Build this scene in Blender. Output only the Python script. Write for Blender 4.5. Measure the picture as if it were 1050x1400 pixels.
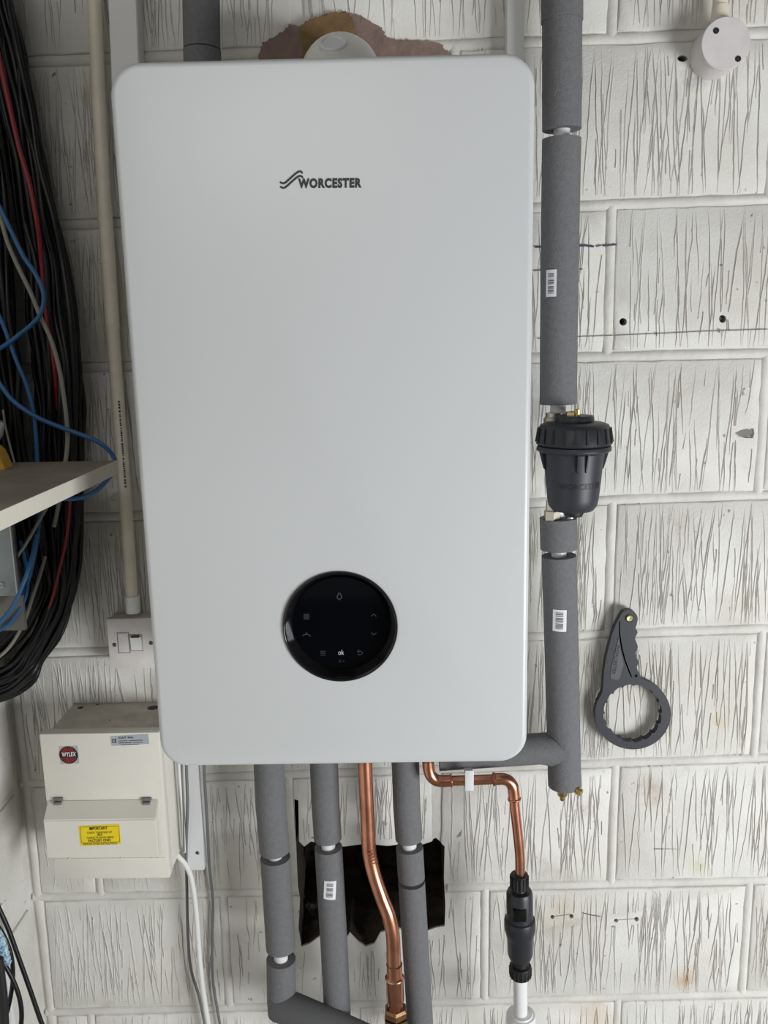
import bpy, bmesh, math, random
from mathutils import Vector, Matrix, noise
from mathutils.geometry import tessellate_polygon
random.seed(7)
for o in list(bpy.data.objects): bpy.data.objects.remove(o)
SC = bpy.context.scene
COL = SC.collection
# ------------------------------------------------------------------ camera, world, lights, exposure
F, PITCH, ROLL, YAW = 1178.17, 0.1960, -0.0208, 0.0139          # focal length in pixels of a 1050x1400 frame
CAM = Vector((0.0683, -1.3375, 1.55))
RIGHT0 = Vector((math.cos(YAW), math.sin(YAW), 0)); FWD0 = Vector((-math.sin(YAW), math.cos(YAW), 0)); UP0 = Vector((0, 0, 1))
FWD = math.cos(PITCH)*FWD0 - math.sin(PITCH)*UP0
UPV = math.cos(PITCH)*UP0 + math.sin(PITCH)*FWD0
CR = math.cos(ROLL)*RIGHT0 + math.sin(ROLL)*UPV
CU = math.cos(ROLL)*UPV - math.sin(ROLL)*RIGHT0
cd = bpy.data.cameras.new('camera'); cam = bpy.data.objects.new('camera', cd); COL.objects.link(cam)
cam.matrix_world = Matrix(((CR.x, CU.x, -FWD.x, CAM.x), (CR.y, CU.y, -FWD.y, CAM.y), (CR.z, CU.z, -FWD.z, CAM.z), (0, 0, 0, 1)))
cd.sensor_fit = 'VERTICAL'; cd.sensor_height = 36; cd.sensor_width = 27; cd.lens = F/1400*36; cd.clip_start = 0.01
SC.camera = cam
W = bpy.data.worlds.new('world'); SC.world = W; W.use_nodes = True
W.node_tree.nodes['Background'].inputs[0].default_value = (0.93, 0.97, 1.0, 1)
W.node_tree.nodes['Background'].inputs[1].default_value = 0.088
def area_light(name, loc, target, sx, sy, power, col):
    d = bpy.data.lights.new(name, 'AREA'); d.shape = 'RECTANGLE'; d.size = sx; d.size_y = sy; d.energy = power; d.color = col
    o = bpy.data.objects.new(name, d); COL.objects.link(o); o.location = loc
    o.rotation_euler = (Vector(target)-Vector(loc)).to_track_quat('-Z', 'Y').to_euler()
area_light('open_door_daylight', (1.95, -1.85, 0.62), (0.0, 0, 1.2), 1.2, 0.8, 65, (0.95, 0.98, 1.0))
area_light('upper_fill', (-0.35, -2.5, 2.55), (0.0, 0, 1.5), 1.2, 0.4, 9, (1.0, 0.97, 0.93))  # added fill from above, no known lamp: lifts the dim upper left
SC.view_settings.view_transform = 'Standard'; SC.view_settings.look = 'None'
SC.view_settings.gamma = 1; SC.view_settings.use_curve_mapping = False
SC.view_settings.exposure = 0.0

# ------------------------------------------------------------------ measuring: a photo pixel seen at depth Y -> the real point there
def at(px, py, Y=0.0):
    d = FWD + CR*((px-525)/F) - CU*((py-700)/F)
    return CAM + d*((Y-CAM.y)/d.y)
def ppm(px, py, Y):                                             # pixels per metre across the view there
    return F/((at(px, py, Y)-CAM).dot(FWD))

# ------------------------------------------------------------------ materials
def srgb(c):
    return tuple((x/255/12.92 if x/255 <= 0.04045 else ((x/255+0.055)/1.055)**2.4) for x in c)
MATS = {}
def mat(name, c, rough=0.5, metal=0.0, var=0.0, vscale=8.0, bump=0.0, bscale=200.0, spec=0.5, c2=None, clear=0.0, emit=0.0):
    if name in MATS: return MATS[name]
    m = bpy.data.materials.new(name); m.use_nodes = True; nt = m.node_tree; b = nt.nodes['Principled BSDF']
    col = srgb(c)
    b.inputs['Base Color'].default_value = (*col, 1); b.inputs['Roughness'].default_value = rough; b.inputs['Metallic'].default_value = metal
    b.inputs['Specular IOR Level'].default_value = spec; b.inputs['Coat Weight'].default_value = clear
    if emit:
        b.inputs['Emission Color'].default_value = (*col, 1); b.inputs['Emission Strength'].default_value = emit
    g = nt.nodes.new('ShaderNodeNewGeometry')
    if var > 0 or c2:
        n = nt.nodes.new('ShaderNodeTexNoise'); n.inputs['Scale'].default_value = vscale; n.inputs['Detail'].default_value = 5; n.inputs['Roughness'].default_value = 0.6
        nt.links.new(g.outputs['Position'], n.inputs['Vector'])
        r = nt.nodes.new('ShaderNodeValToRGB')
        r.color_ramp.elements[0].position = 0.35; r.color_ramp.elements[1].position = 0.68
        r.color_ramp.elements[0].color = (*[x*(1-var) for x in col], 1)
        r.color_ramp.elements[1].color = (*(srgb(c2) if c2 else [min(1, x*(1+var*0.5)) for x in col]), 1)
        nt.links.new(n.outputs['Fac'], r.inputs['Fac']); nt.links.new(r.outputs['Color'], b.inputs['Base Color'])
    if bump > 0:
        n = nt.nodes.new('ShaderNodeTexNoise'); n.inputs['Scale'].default_value = bscale; n.inputs['Detail'].default_value = 3
        nt.links.new(g.outputs['Position'], n.inputs['Vector'])
        bp = nt.nodes.new('ShaderNodeBump'); bp.inputs['Strength'].default_value = bump; bp.inputs['Distance'].default_value = 0.002
        nt.links.new(n.outputs['Fac'], bp.inputs['Height']); nt.links.new(bp.outputs['Normal'], b.inputs['Normal'])
    MATS[name] = m
    return m

def block_material():
    """thick white masonry paint over comb-scored concrete blocks: long grooves that fork into narrow Vs"""
    m = bpy.data.materials.new('painted_scored_block'); m.use_nodes = True; nt = m.node_tree; b = nt.nodes['Principled BSDF']; L = nt.links.new; N = nt.nodes.new
    g = N('ShaderNodeNewGeometry'); oi = N('ShaderNodeObjectInfo')
    off = N('ShaderNodeVectorMath'); off.operation = 'MULTIPLY'; off.inputs[1].default_value = (13.7, 5.1, 9.3)
    cx = N('ShaderNodeCombineXYZ')
    for i in range(3): L(oi.outputs['Random'], cx.inputs[i])
    L(cx.outputs[0], off.inputs[0])
    add = N('ShaderNodeVectorMath'); L(g.outputs['Position'], add.inputs[0]); L(off.outputs[0], add.inputs[1])
    # wobble
    wn = N('ShaderNodeTexNoise'); wn.inputs['Scale'].default_value = 22; wn.inputs['Detail'].default_value = 2; L(add.outputs[0], wn.inputs['Vector'])
    ws = N('ShaderNodeVectorMath'); ws.operation = 'SUBTRACT'; ws.inputs[1].default_value = (.5, .5, .5); L(wn.outputs['Color'], ws.inputs[0])
    wm = N('ShaderNodeVectorMath'); wm.operation = 'MULTIPLY'; wm.inputs[1].default_value = (0.012, 0, 0.0); L(ws.outputs[0], wm.inputs[0])
    p = N('ShaderNodeVectorMath'); L(add.outputs[0], p.inputs[0]); L(wm.outputs[0], p.inputs[1])
    # fine stipple of the paint
    sn = N('ShaderNodeTexNoise'); sn.inputs['Scale'].default_value = 260; sn.inputs['Detail'].default_value = 3; L(g.outputs['Position'], sn.inputs['Vector'])
    sa = N('ShaderNodeMath'); sa.operation = 'MULTIPLY_ADD'; sa.inputs[1].default_value = 0.45; sa.inputs[2].default_value = 0; L(sn.outputs['Fac'], sa.inputs[0])
    bp = N('ShaderNodeBump'); bp.inputs['Strength'].default_value = 0.75; bp.inputs['Distance'].default_value = 0.0022; L(sa.outputs[0], bp.inputs['Height']); L(bp.outputs['Normal'], b.inputs['Normal'])
    # colour: white paint, a little yellow-brown staining
    base = N('ShaderNodeTexNoise'); base.inputs['Scale'].default_value = 5; base.inputs['Detail'].default_value = 6; base.inputs['Roughness'].default_value = 0.65; L(add.outputs[0], base.inputs['Vector'])
    br = N('ShaderNodeValToRGB'); br.color_ramp.elements[0].position = 0.3; br.color_ramp.elements[1].position = 0.62
    br.color_ramp.elements[0].color = (*srgb((206, 202, 193)), 1); br.color_ramp.elements[1].color = (*srgb((224, 222, 217)), 1); L(base.outputs['Fac'], br.inputs['Fac'])
    st = N('ShaderNodeTexNoise'); st.inputs['Scale'].default_value = 9; st.inputs['Detail'].default_value = 8; st.inputs['Roughness'].default_value = 0.72; L(p.outputs[0], st.inputs['Vector'])
    sr = N('ShaderNodeMapRange'); sr.inputs['From Min'].default_value = 0.62; sr.inputs['From Max'].default_value = 0.8; sr.inputs['To Max'].default_value = 0.55; L(st.outputs['Fac'], sr.inputs['Value'])
    m1 = N('ShaderNodeMix'); m1.data_type = 'RGBA'; L(sr.outputs['Result'], m1.inputs[0]); L(br.outputs['Color'], m1.inputs[6]); m1.inputs[7].default_value = (*srgb((172, 150, 118)), 1)
    # specks of dirt
    sp = N('ShaderNodeTexNoise'); sp.inputs['Scale'].default_value = 75; sp.inputs['Detail'].default_value = 4; L(p.outputs[0], sp.inputs['Vector'])
    spr = N('ShaderNodeMapRange'); spr.inputs['From Min'].default_value = 0.70; spr.inputs['From Max'].default_value = 0.76; spr.inputs['To Max'].default_value = 0.7; L(sp.outputs['Fac'], spr.inputs['Value'])
    m3 = N('ShaderNodeMix'); m3.data_type = 'RGBA'; L(spr.outputs['Result'], m3.inputs[0]); L(m1.outputs[2], m3.inputs[6]); m3.inputs[7].default_value = (*srgb((70, 66, 60)), 1)
    last = m3.outputs[2]
    for px, py, r, c, k in ((800, 1098, .034, (150, 104, 92), .75), (884, 1084, .040, (156, 122, 88), .7), (936, 1336, .030, (190, 146, 84), .7), (150, 1378, .020, (110, 90, 62), .8), (952, 104, .024, (98, 100, 112), .95), (1015, 830, .06, (176, 160, 138), .55), (805, 1390, .07, (196, 172, 140), .6), (760, 1250, .05, (200, 184, 152), .5), (985, 985, .02, (190, 160, 100), .6), (955, 1180, .03, (196, 192, 150), .55)):
        w = at(px, py, 0)
        d = N('ShaderNodeVectorMath'); d.operation = 'DISTANCE'; L(g.outputs['Position'], d.inputs[0]); d.inputs[1].default_value = w
        mr = N('ShaderNodeMapRange'); mr.inputs['From Min'].default_value = r; mr.inputs['From Max'].default_value = r*.15; mr.inputs['To Max'].default_value = k; L(d.outputs['Value'], mr.inputs['Value'])
        sn2 = N('ShaderNodeMapRange'); sn2.inputs['From Min'].default_value = 0.40; sn2.inputs['From Max'].default_value = 0.62; L(st.outputs['Fac'], sn2.inputs['Value'])
        mu = N('ShaderNodeMath'); mu.operation = 'MULTIPLY'; L(mr.outputs['Result'], mu.inputs[0]); L(sn2.outputs['Result'], mu.inputs[1])
        mx = N('ShaderNodeMix'); mx.data_type = 'RGBA'; L(mu.outputs[0], mx.inputs[0]); L(last, mx.inputs[6]); mx.inputs[7].default_value = (*srgb(c), 1); last = mx.outputs[2]
    L(last, b.inputs['Base Color'])
    b.inputs['Roughness'].default_value = 0.62; b.inputs['Specular IOR Level'].default_value = 0.35
    MATS['block'] = m
    return m
M_BLOCK = block_material()
M_GROOVE = mat('groove_grey', (160, 155, 146), 0.8, var=0.28, vscale=16, c2=(206, 203, 196))  # uneven greyer tone along the bottom of the scored cuts
M_MORTAR = mat('painted_mortar', (214, 211, 204), 0.65, var=0.12, vscale=14, bump=0.5, bscale=110)
M_BOILER = mat('white_enamel', (201, 202, 203), 0.33, spec=0.5)
M_WHITE = mat('white_plastic', (226, 226, 226), 0.35)
M_FLUE = mat('flue_plastic', (222, 220, 212), 0.4)
M_CREAM = mat('cream_conduit', (226, 217, 199), 0.45, var=0.08, vscale=30)
M_BOX = mat('grubby_white_plastic', (214, 208, 207), 0.4, var=0.07, vscale=35)
M_CUB = mat('cream_enamel', (224, 220, 209), 0.4, var=0.03, vscale=20)
M_CUTOP = mat('dusty_cream_enamel', (196, 188, 172), 0.6, var=0.25, vscale=22, c2=(206, 200, 188))
M_FOAM = mat('grey_foam', (112, 112, 114), 0.85, var=0.10, vscale=160, bump=0.55, bscale=420, spec=0.3)
M_FOAMIN = mat('grey_foam_cut', (84, 84, 88), 0.9, bump=0.4, bscale=300)
M_COPPER = mat('copper', (216, 150, 122), 0.27, 1.0, var=0.22, vscale=35)
M_SOLDER = mat('solder', (215, 190, 165), 0.25, 1.0)
M_BRASS = mat('brass', (206, 180, 125), 0.28, 1.0, var=0.1, vscale=60)
M_BRONZE = mat('dull_brass', (150, 118, 86), 0.38, 1.0, var=0.2, vscale=60)
M_STEEL = mat('steel', (170, 172, 175), 0.3, 1.0)
mat('dark_steel', (92, 92, 94), 0.4, 0.9)
M_GALV = mat('galvanised_steel', (150, 156, 158), 0.42, 0.85, var=0.15, vscale=18)
M_GALV2 = mat('dull_grey_panel', (120, 116, 108), 0.6, 0.2, var=0.15, vscale=18)
M_BLACK = mat('black_plastic', (40, 42, 46), 0.42, spec=0.45)
M_BLACK2 = mat('dark_grey_plastic', (56, 57, 62), 0.5, spec=0.4)
M_NEAR = mat('black_rubber', (20, 20, 21), 0.55)
M_CABLE = mat('black_cable', (13, 13, 15), 0.40, spec=0.4)
M_GLASS = mat('black_glass', (5, 6, 10), 0.06, spec=0.5)
M_BEZEL = mat('black_gloss_bezel', (22, 21, 23), 0.12, spec=0.6)
M_INK = mat('dark_ink', (44, 48, 52), 0.5)
M_ICON = mat('grey_icon_print', (50, 52, 57), 0.5)
M_ICONB = mat('bright_icon_print', (205, 205, 210), 0.5)
M_BLUE = mat('blue_cable', (44, 98, 146), 0.45)
M_RED = mat('red_cable', (132, 24, 34), 0.45)
M_GREYC = mat('grey_cable', (140, 138, 130), 0.5)
M_DGREYC = mat('dark_grey_cable', (112, 112, 112), 0.5)
M_WHITEC = mat('white_cable', (226, 226, 224), 0.4)
M_SHELF = mat('shelf_top_board', (150, 140, 126), 0.6, var=0.25, vscale=12)
M_SHELFE = mat('shelf_edge_laminate', (212, 206, 192), 0.45)
M_YELLOW = mat('yellow_plastic', (214, 170, 60), 0.45)
M_YLABEL = mat('yellow_label', (236, 208, 20), 0.5)
M_STICK = mat('white_sticker', (228, 228, 230), 0.45)
M_SILVER = mat('silver_sticker', (172, 178, 184), 0.35, 0.2)
M_REDP = mat('red_print', (186, 40, 42), 0.5)
M_MAUVE = mat('mauve_mortar', (134, 112, 104), 0.9, var=0.22, vscale=30, bump=1.0, bscale=120)
M_OCHRE = mat('ochre_mortar', (128, 102, 68), 0.9, var=0.25, vscale=40, bump=1.0, bscale=120)
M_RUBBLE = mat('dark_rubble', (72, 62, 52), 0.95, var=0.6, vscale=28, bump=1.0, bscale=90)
M_PENCIL = mat('pencil', (96, 94, 92), 0.7)
M_PEN = mat('purple_pen', (74, 66, 88), 0.7)
M_FLOOR = mat('concrete_floor', (140, 138, 132), 0.8, var=0.15, vscale=4)
M_ROPE = mat('blue_white_rope', (60, 130, 170), 0.7, c2=(214, 230, 236), var=0.2, vscale=260)

# ------------------------------------------------------------------ mesh helpers
def new_mesh(name, V, Fs, m, sharp=35, mats=None, mi=None):
    me = bpy.data.meshes.new(name); me.from_pydata([tuple(v) for v in V], [], Fs)
    for k in (mats or [m]): me.materials.append(k)
    if mi: me.polygons.foreach_set('material_index', mi)
    bm = bmesh.new(); bm.from_mesh(me); bmesh.ops.recalc_face_normals(bm, faces=bm.faces); bm.to_mesh(me); bm.free()
    me.polygons.foreach_set('use_smooth', [True]*len(me.polygons))
    me.set_sharp_from_angle(angle=math.radians(sharp)); me.update()
    return me
def wloc(o):
    p = Vector((0, 0, 0))
    while o: p += o.location; o = o.parent
    return p
def tag(o, label=None, cat=None, group=None, kind=None):
    if label: o['label'] = label
    if cat: o['category'] = cat
    if group: o['group'] = group
    if kind: o['kind'] = kind
    return o
def empty(name, loc, label, cat, group=None):
    o = bpy.data.objects.new(name, None); o.empty_display_size = 0.03; COL.objects.link(o); o.location = loc
    return tag(o, label, cat, group)
def part(name, VF, m, parent=None, sharp=35, label=None, **kw):
    V, Fs = VF
    if parent is None:
        L = Vector(((min(v[0] for v in V)+max(v[0] for v in V))/2, (min(v[1] for v in V)+max(v[1] for v in V))/2, min(v[2] for v in V)))
    else: L = wloc(parent)
    me = new_mesh(name, [Vector(v)-L for v in V], Fs, m, sharp, **kw)
    o = bpy.data.objects.new(name, me); COL.objects.link(o)
    if parent is None: o.location = L
    else: o.parent = parent
    if label: o['label'] = label
    return o
def join(*VFs):
    V, Fs = [], []
    for v, f in VFs:
        n = len(V); V += list(v); Fs += [tuple(i+n for i in q) for q in f]
    return V, Fs
def box(x0, x1, y0, y1, z0, z1, b=0.0):
    V = [Vector((x, y, z)) for x in (x0, x1) for y in (y0, y1) for z in (z0, z1)]
    Fs = [(0, 1, 3, 2), (4, 6, 7, 5), (0, 4, 5, 1), (2, 3, 7, 6), (0, 2, 6, 4), (1, 5, 7, 3)]
    if b > 0:
        bm = bmesh.new(); vs = [bm.verts.new(v) for v in V]
        for f in Fs: bm.faces.new([vs[i] for i in f])
        bmesh.ops.bevel(bm, geom=list(bm.edges), offset=b, segments=2, affect='EDGES', profile=0.5)
        bm.verts.index_update(); V = [v.co.copy() for v in bm.verts]; Fs = [tuple(v.index for v in f.verts) for f in bm.faces]; bm.free()
    return V, Fs
def frames(P):
    n = len(P); T = []
    for i in range(n):
        t = (P[min(i+1, n-1)]-P[max(i-1, 0)]); T.append(t.normalized())
    a = Vector((0, 1, 0)) if abs(T[0].y) < 0.9 else Vector((1, 0, 0))
    u = (a - T[0]*a.dot(T[0])).normalized(); U = []
    for t in T:
        u = (u - t*u.dot(t)).normalized(); U.append((u, t.cross(u)))
    return T, U
def tube(P, r, seg=12, caps=True):
    P = [Vector(p) for p in P]; T, U = frames(P); R = r if isinstance(r, (list, tuple)) else [r]*len(P)
    V, Fs = [], []
    for i, p in enumerate(P):
        u, w = U[i]
        for k in range(seg):
            a = 2*math.pi*k/seg; V.append(p+(u*math.cos(a)+w*math.sin(a))*R[i])
    for i in range(len(P)-1):
        for k in range(seg):
            k2 = (k+1) % seg; Fs.append((i*seg+k, i*seg+k2, (i+1)*seg+k2, (i+1)*seg+k))
    if caps: Fs += [tuple(range(seg)), tuple(range((len(P)-1)*seg, len(P)*seg))]
    return V, Fs
def hollow(P, ro, ri, seg=28):
    """foam sleeve: outer skin, cut ends, bore"""
    V1, F1 = tube(P, ro, seg, False); V2, F2 = tube(P, ri, seg, False)
    n = len(V1); V = V1+V2; Fs = F1+[tuple(i+n for i in f) for f in F2]; l = (len(P)-1)*seg
    for b in (0, l):
        for k in range(seg):
            k2 = (k+1) % seg; Fs.append((b+k, b+k2, n+b+k2, n+b+k))
    return V, Fs
def lathe(c, prof, axis=(0, 0, 1), seg=32, ref=None):
    """prof: list of (radius, distance along axis) from point c"""
    ax = Vector(axis).normalized(); a = Vector(ref) if ref else (Vector((0, 1, 0)) if abs(ax.y) < 0.9 else Vector((1, 0, 0)))
    u = (a-ax*a.dot(ax)).normalized(); w = ax.cross(u); c = Vector(c); V, Fs = [], []
    for r, h in prof:
        for k in range(seg):
            t = 2*math.pi*k/seg; V.append(c+ax*h+(u*math.cos(t)+w*math.sin(t))*max(r, 1e-5))
    for i in range(len(prof)-1):
        for k in range(seg):
            k2 = (k+1) % seg; Fs.append((i*seg+k, i*seg+k2, (i+1)*seg+k2, (i+1)*seg+k))
    if prof[0][0] > 1e-4: Fs.append(tuple(range(seg)))
    if prof[-1][0] > 1e-4: Fs.append(tuple(range((len(prof)-1)*seg, len(prof)*seg)))
    return V, Fs
def plate(loops, y0, y1):
    """flat shape in the wall plane with holes, given thickness from y0 (front) to y1 (back); loops are (x, z) lists"""
    tri = tessellate_polygon([[Vector((x, z, 0)) for x, z in l] for l in loops])
    pts = [p for l in loops for p in l]; n = len(pts)
    V = [Vector((x, y0, z)) for x, z in pts]+[Vector((x, y1, z)) for x, z in pts]
    Fs = [tuple(t) for t in tri]+[tuple(i+n for i in t) for t in tri]; b = 0
    for l in loops:
        k = len(l)
        for i in range(k): j = (i+1) % k; Fs.append((b+i, b+j, b+j+n, b+i+n))
        b += k
    return V, Fs
def pxloop(pts, Y): return [(q.x, q.z) for q in (at(x, y, Y) for x, y in pts)]
def spline(P, n=8):
    P = [Vector(p) for p in P]; Q = [P[0]*2-P[1]]+P+[P[-1]*2-P[-2]]; out = []
    for i in range(1, len(Q)-2):
        for k in range(n):
            t = k/n; a, b, c, d = Q[i-1:i+3]
            out.append(0.5*((2*b)+(c-a)*t+(2*a-5*b+4*c-d)*t*t+(3*b-a-3*c+d)*t**3))
    return out+[P[-1]]
def pxpath(pts, Y=None, n=8): return spline([at(p[0], p[1], p[2] if len(p) > 2 else Y) for p in pts], n)
def circle(cx, cy, r, n=40, ry=None): return [(cx+r*math.cos(2*math.pi*k/n), cy+(ry or r)*math.sin(2*math.pi*k/n)) for k in range(n)]
def text2d(s, bold=0.0):
    c = bpy.data.curves.new('t', 'FONT'); c.body = s; c.offset = bold; c.resolution_u = 3; c.fill_mode = 'FRONT'; c.space_character = 1.0+2.6*bold
    o = bpy.data.objects.new('t', c); COL.objects.link(o)
    dg = bpy.context.evaluated_depsgraph_get(); e = o.evaluated_get(dg); me = e.to_mesh()
    V = [v.co.copy() for v in me.vertices]; Fs = [tuple(p.vertices) for p in me.polygons]; e.to_mesh_clear()
    bpy.data.objects.remove(o); bpy.data.curves.remove(c)
    x0, x1 = min(v.x for v in V), max(v.x for v in V); y0, y1 = min(v.y for v in V), max(v.y for v in V)
    return [((v.x-x0)/(x1-x0), (v.y-y0)/max(1e-6, y1-y0)) for v in V], Fs
def text_px(s, bl, br, tl, Y, bold=0.0):
    """lettering in plane Y with its bottom-left, bottom-right and top-left corners seen at these pixels"""
    P, Fs = text2d(s, bold); a, b, c = at(*bl, Y), at(*br, Y), at(*tl, Y)
    return [a+(b-a)*u+(c-a)*v for u, v in P], Fs
def strip_px(pts, w, Y, lift=0.0004):
    """thin drawn line of width w metres lying on plane Y"""
    P = [at(x, y, Y-lift) for x, y in pts]; V, Fs = [], []
    for i, p in enumerate(P):
        t = (P[min(i+1, len(P)-1)]-P[max(i-1, 0)]).normalized(); nrm = Vector((-t.z, 0, t.x))*(w/2); V += [p+nrm, p-nrm]
    for i in range(len(P)-1): Fs.append((2*i, 2*i+1, 2*i+3, 2*i+2))
    return V, Fs
def boolean(o, cutters):
    for VF in cutters:
        c = bpy.data.objects.new('cutter', new_mesh('cutter', *VF, M_BLOCK)); COL.objects.link(c)
        md = o.modifiers.new('b', 'BOOLEAN'); md.object = c; md.operation = 'DIFFERENCE'; md.solver = 'EXACT'
        bpy.context.view_layer.update(); dg = bpy.context.evaluated_depsgraph_get()
        me = bpy.data.meshes.new_from_object(o.evaluated_get(dg)); old = o.data; o.modifiers.clear(); o.data = me
        me.name = old.name; bpy.data.meshes.remove(old); bpy.data.objects.remove(c)
    o.data.polygons.foreach_set('use_smooth', [True]*len(o.data.polygons)); o.data.set_sharp_from_angle(angle=math.radians(30))

# ------------------------------------------------------------------ the wall of painted blocks
XC = at(45, 1228, 0).x                                          # inner corner with the left wall
XR = at(1050, 700, 0).x+0.45
JL = [(70, 83), (107, 307), (130, 502), (125, 708), (100, 892), (45, 1072), (100, 1227), (165, 1383)]
JR = [48, 275, 485, 680, 863, 1040, 1207, 1362]
LINES = []                                                      # joint lines: z = a + b x
for (lx, ly), ry in zip(JL, JR):
    p, q = at(lx, ly, 0), at(950, ry, 0); b = (q.z-p.z)/(q.x-p.x); LINES.append((p.z-b*p.x, b))
for _ in range(1): LINES.insert(0, (LINES[0][0]+0.225, LINES[0][1]))
LINES.insert(0, (LINES[0][0]+0.225, LINES[0][1]))
LINES.append((LINES[-1][0]-0.225, LINES[-1][1])); LINES.append((LINES[-1][0]-0.225, LINES[-1][1]))
ROWJ = [  # vertical joints, pixels at mid-row
    [(190, -200), (620, -200), (1053, -200)],
    [(-25, 10), (406, 10), (838, 15)],
    [(192, 180), (622, 180), (1060, 160)],
    [(5, 380), (413, 380), (834, 380)],
    [(212, 590), (628, 590), (1043, 590)],
    [(35, 790), (432, 790), (835, 770)],
    [(238, 970), (640, 970), (1037, 950)],
    [(131, 1150), (398, 1150), (597, 1130), (839, 1120)],
    [(309, 1300), (663, 1290), (1020, 1285)],
    [(128, 1440), (487, 1440), (842, 1440)],
    [(320, 1600), (663, 1600), (1000, 1600)]]
HALF = 0.0072
def lz(k, x): return LINES[k][0]+LINES[k][1]*x
zlo, zhi = LINES[-1][0]-0.02, LINES[0][0]+0.02
CAVITY = [(402, 1092), (408, 1094), (409, 1150), (416, 1157), (425, 1150), (440, 1152), (470, 1157), (500, 1153), (530, 1156), (560, 1152), (575, 1155), (590, 1150), (596, 1147), (608, 1157), (607, 1200), (609, 1240),
          (608, 1266), (596, 1268), (585, 1272), (572, 1268), (560, 1275), (540, 1268), (520, 1275), (512, 1290), (500, 1294), (490, 1288), (478, 1276), (468, 1290), (455, 1284), (440, 1278), (424, 1290), (412, 1294), (408, 1270), (410, 1230), (405, 1200), (404, 1150)]
cav = pxloop(CAVITY, 0)
HOLES = [(852, 440, 5.2, 5.2), (988, 436, 5.0, 5.4), (933, 80, 7.0, 4.6), (755, 1253, 2.8, 2.8), (781, 1252, 3.0, 3.0), (842, 1258, 3.0, 2.6), (870, 1256, 3.2, 3.0)]
wall = part('wall_back', plate([[(XC-0.05, 0.0), (XR, 0.0), (XR, zhi), (XC-0.05, zhi)], cav]+[pxloop(circle(hx, hy, rx, 14, ry), 0) for hx, hy, rx, ry in HOLES], 0.0035, 0.10), M_MORTAR); tag(wall, kind='structure')
def block(x0a, x0b, x1a, x1b, zt0, zt1, zb0, zb1, rnd):
    """one block: slightly ragged outline, rounded arrises, from y=0.06 to the face"""
    off = -rnd.uniform(0.0, 0.0016)
    C = [(x0b, zb0), (x1b, zb1), (x1a, zt1), (x0a, zt0)]; out = []
    for i in range(4):
        a, b = Vector(C[i]), Vector(C[(i+1) % 4]); n = max(3, int((b-a).length/0.02)); t = (b-a).normalized(); nr = Vector((-t.y, t.x))
        for k in range(n):
            out.append(a+(b-a)*(k/n)+nr*(rnd.uniform(-.0006, .0016) if k else 0.0016))
    n = len(out); cen = sum(out, Vector((0, 0)))/n; V = []; Fs = []
    for ins, y in ((0, 0.06), (0, 0.003+off), (0.0008, 0.0012+off), (0.0026, off)):
        for p in out:
            d = Vector((1 if p.x < cen.x else -1, 1 if p.y < cen.y else -1)); q = p
            if ins:
                ex = min(abs(p.x-x0b), abs(p.x-x1b)) < 0.006; ez = min(abs(p.y-zb0), abs(p.y-zt0), abs(p.y-zb1), abs(p.y-zt1)) < 0.008
                q = p+Vector((d.x*ins if ex else 0, d.y*ins if ez else 0))
            V.append(Vector((q.x, y, q.y)))
    for r in range(3):
        for k in range(n): k2 = (k+1) % n; Fs.append((r*n+k, r*n+k2, (r+1)*n+k2, (r+1)*n+k))
    Fs.append(tuple(range(3*n, 4*n)))
    return V, Fs
rnd = random.Random(3)
HOLES = [(852, 440, 5.2, 5.2), (988, 436, 5.0, 5.4), (933, 80, 7.0, 4.6), (755, 1253, 2.8, 2.8), (781, 1252, 3.0, 3.0), (842, 1258, 3.0, 2.6), (870, 1256, 3.2, 3.0)]
CHIPS = [[(1002, 593), (1012, 588), (1022, 585), (1030, 586), (1031, 593), (1029, 599), (1020, 599), (1010, 597)], [(148, 681), (154, 677), (160, 673), (163, 678), (160, 684), (152, 685)],
         [(625, 1141), (632, 1134), (630, 1143), (624, 1145)], [(71, 103), (75, 99), (78, 101), (76, 107), (72, 107)], [(150, 729), (155, 727), (154, 733), (150, 733)]]
BLOCKS = []
for r, js in enumerate(ROWJ):
    xs = [at(px, py, 0).x for px, py in js]
    while xs[-1]+0.45 < XR-0.05: xs.append(xs[-1]+0.45)
    ed = [XC+0.010]+[x for x in xs if x > XC+0.05]+[XR]
    for i in range(len(ed)-1):
        a, b = ed[i]+HALF, ed[i+1]-HALF; lean = rnd.uniform(-.002, .002)
        o = part('block', block(a+lean, a-lean, b+lean, b-lean, lz(r, a)-HALF, lz(r, b)-HALF, lz(r+1, a)+HALF, lz(r+1, b)+HALF, rnd), M_BLOCK, wall, sharp=50)
        BLOCKS.append((o, a, b, lz(r+1, (a+b)/2), lz(r, (a+b)/2)))
def cutters_for(a, b, z0, z1):
    out = []
    def hit(l): return min(x for x, z in l) < b and max(x for x, z in l) > a and min(z for x, z in l) < z1 and max(z for x, z in l) > z0
    for hx, hy, rx, ry in HOLES:
        l = pxloop(circle(hx, hy, rx, 14, ry), 0)
        if hit(l): out.append(plate([l], -0.02, 0.045))
    for c in CHIPS:
        l = pxloop(c, 0)
        if hit(l): out.append(plate([l], -0.02, 0.008))
    if hit(cav): out.append(plate([cav], -0.02, 0.12))
    return out
def inside(x, z, l):
    c = False
    for i in range(len(l)):
        (x1, z1), (x2, z2) = l[i-1], l[i]
        if (z1 > z) != (z2 > z) and x < (x2-x1)*(z-z1)/(z2-z1)+x1: c = not c
    return c
def raw_cut(c, n):
    return abs(n.y) < .6 and c.y > .002 and CB[0] < c.x < CB[1] and CB[2] < c.z < CB[3]
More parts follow.
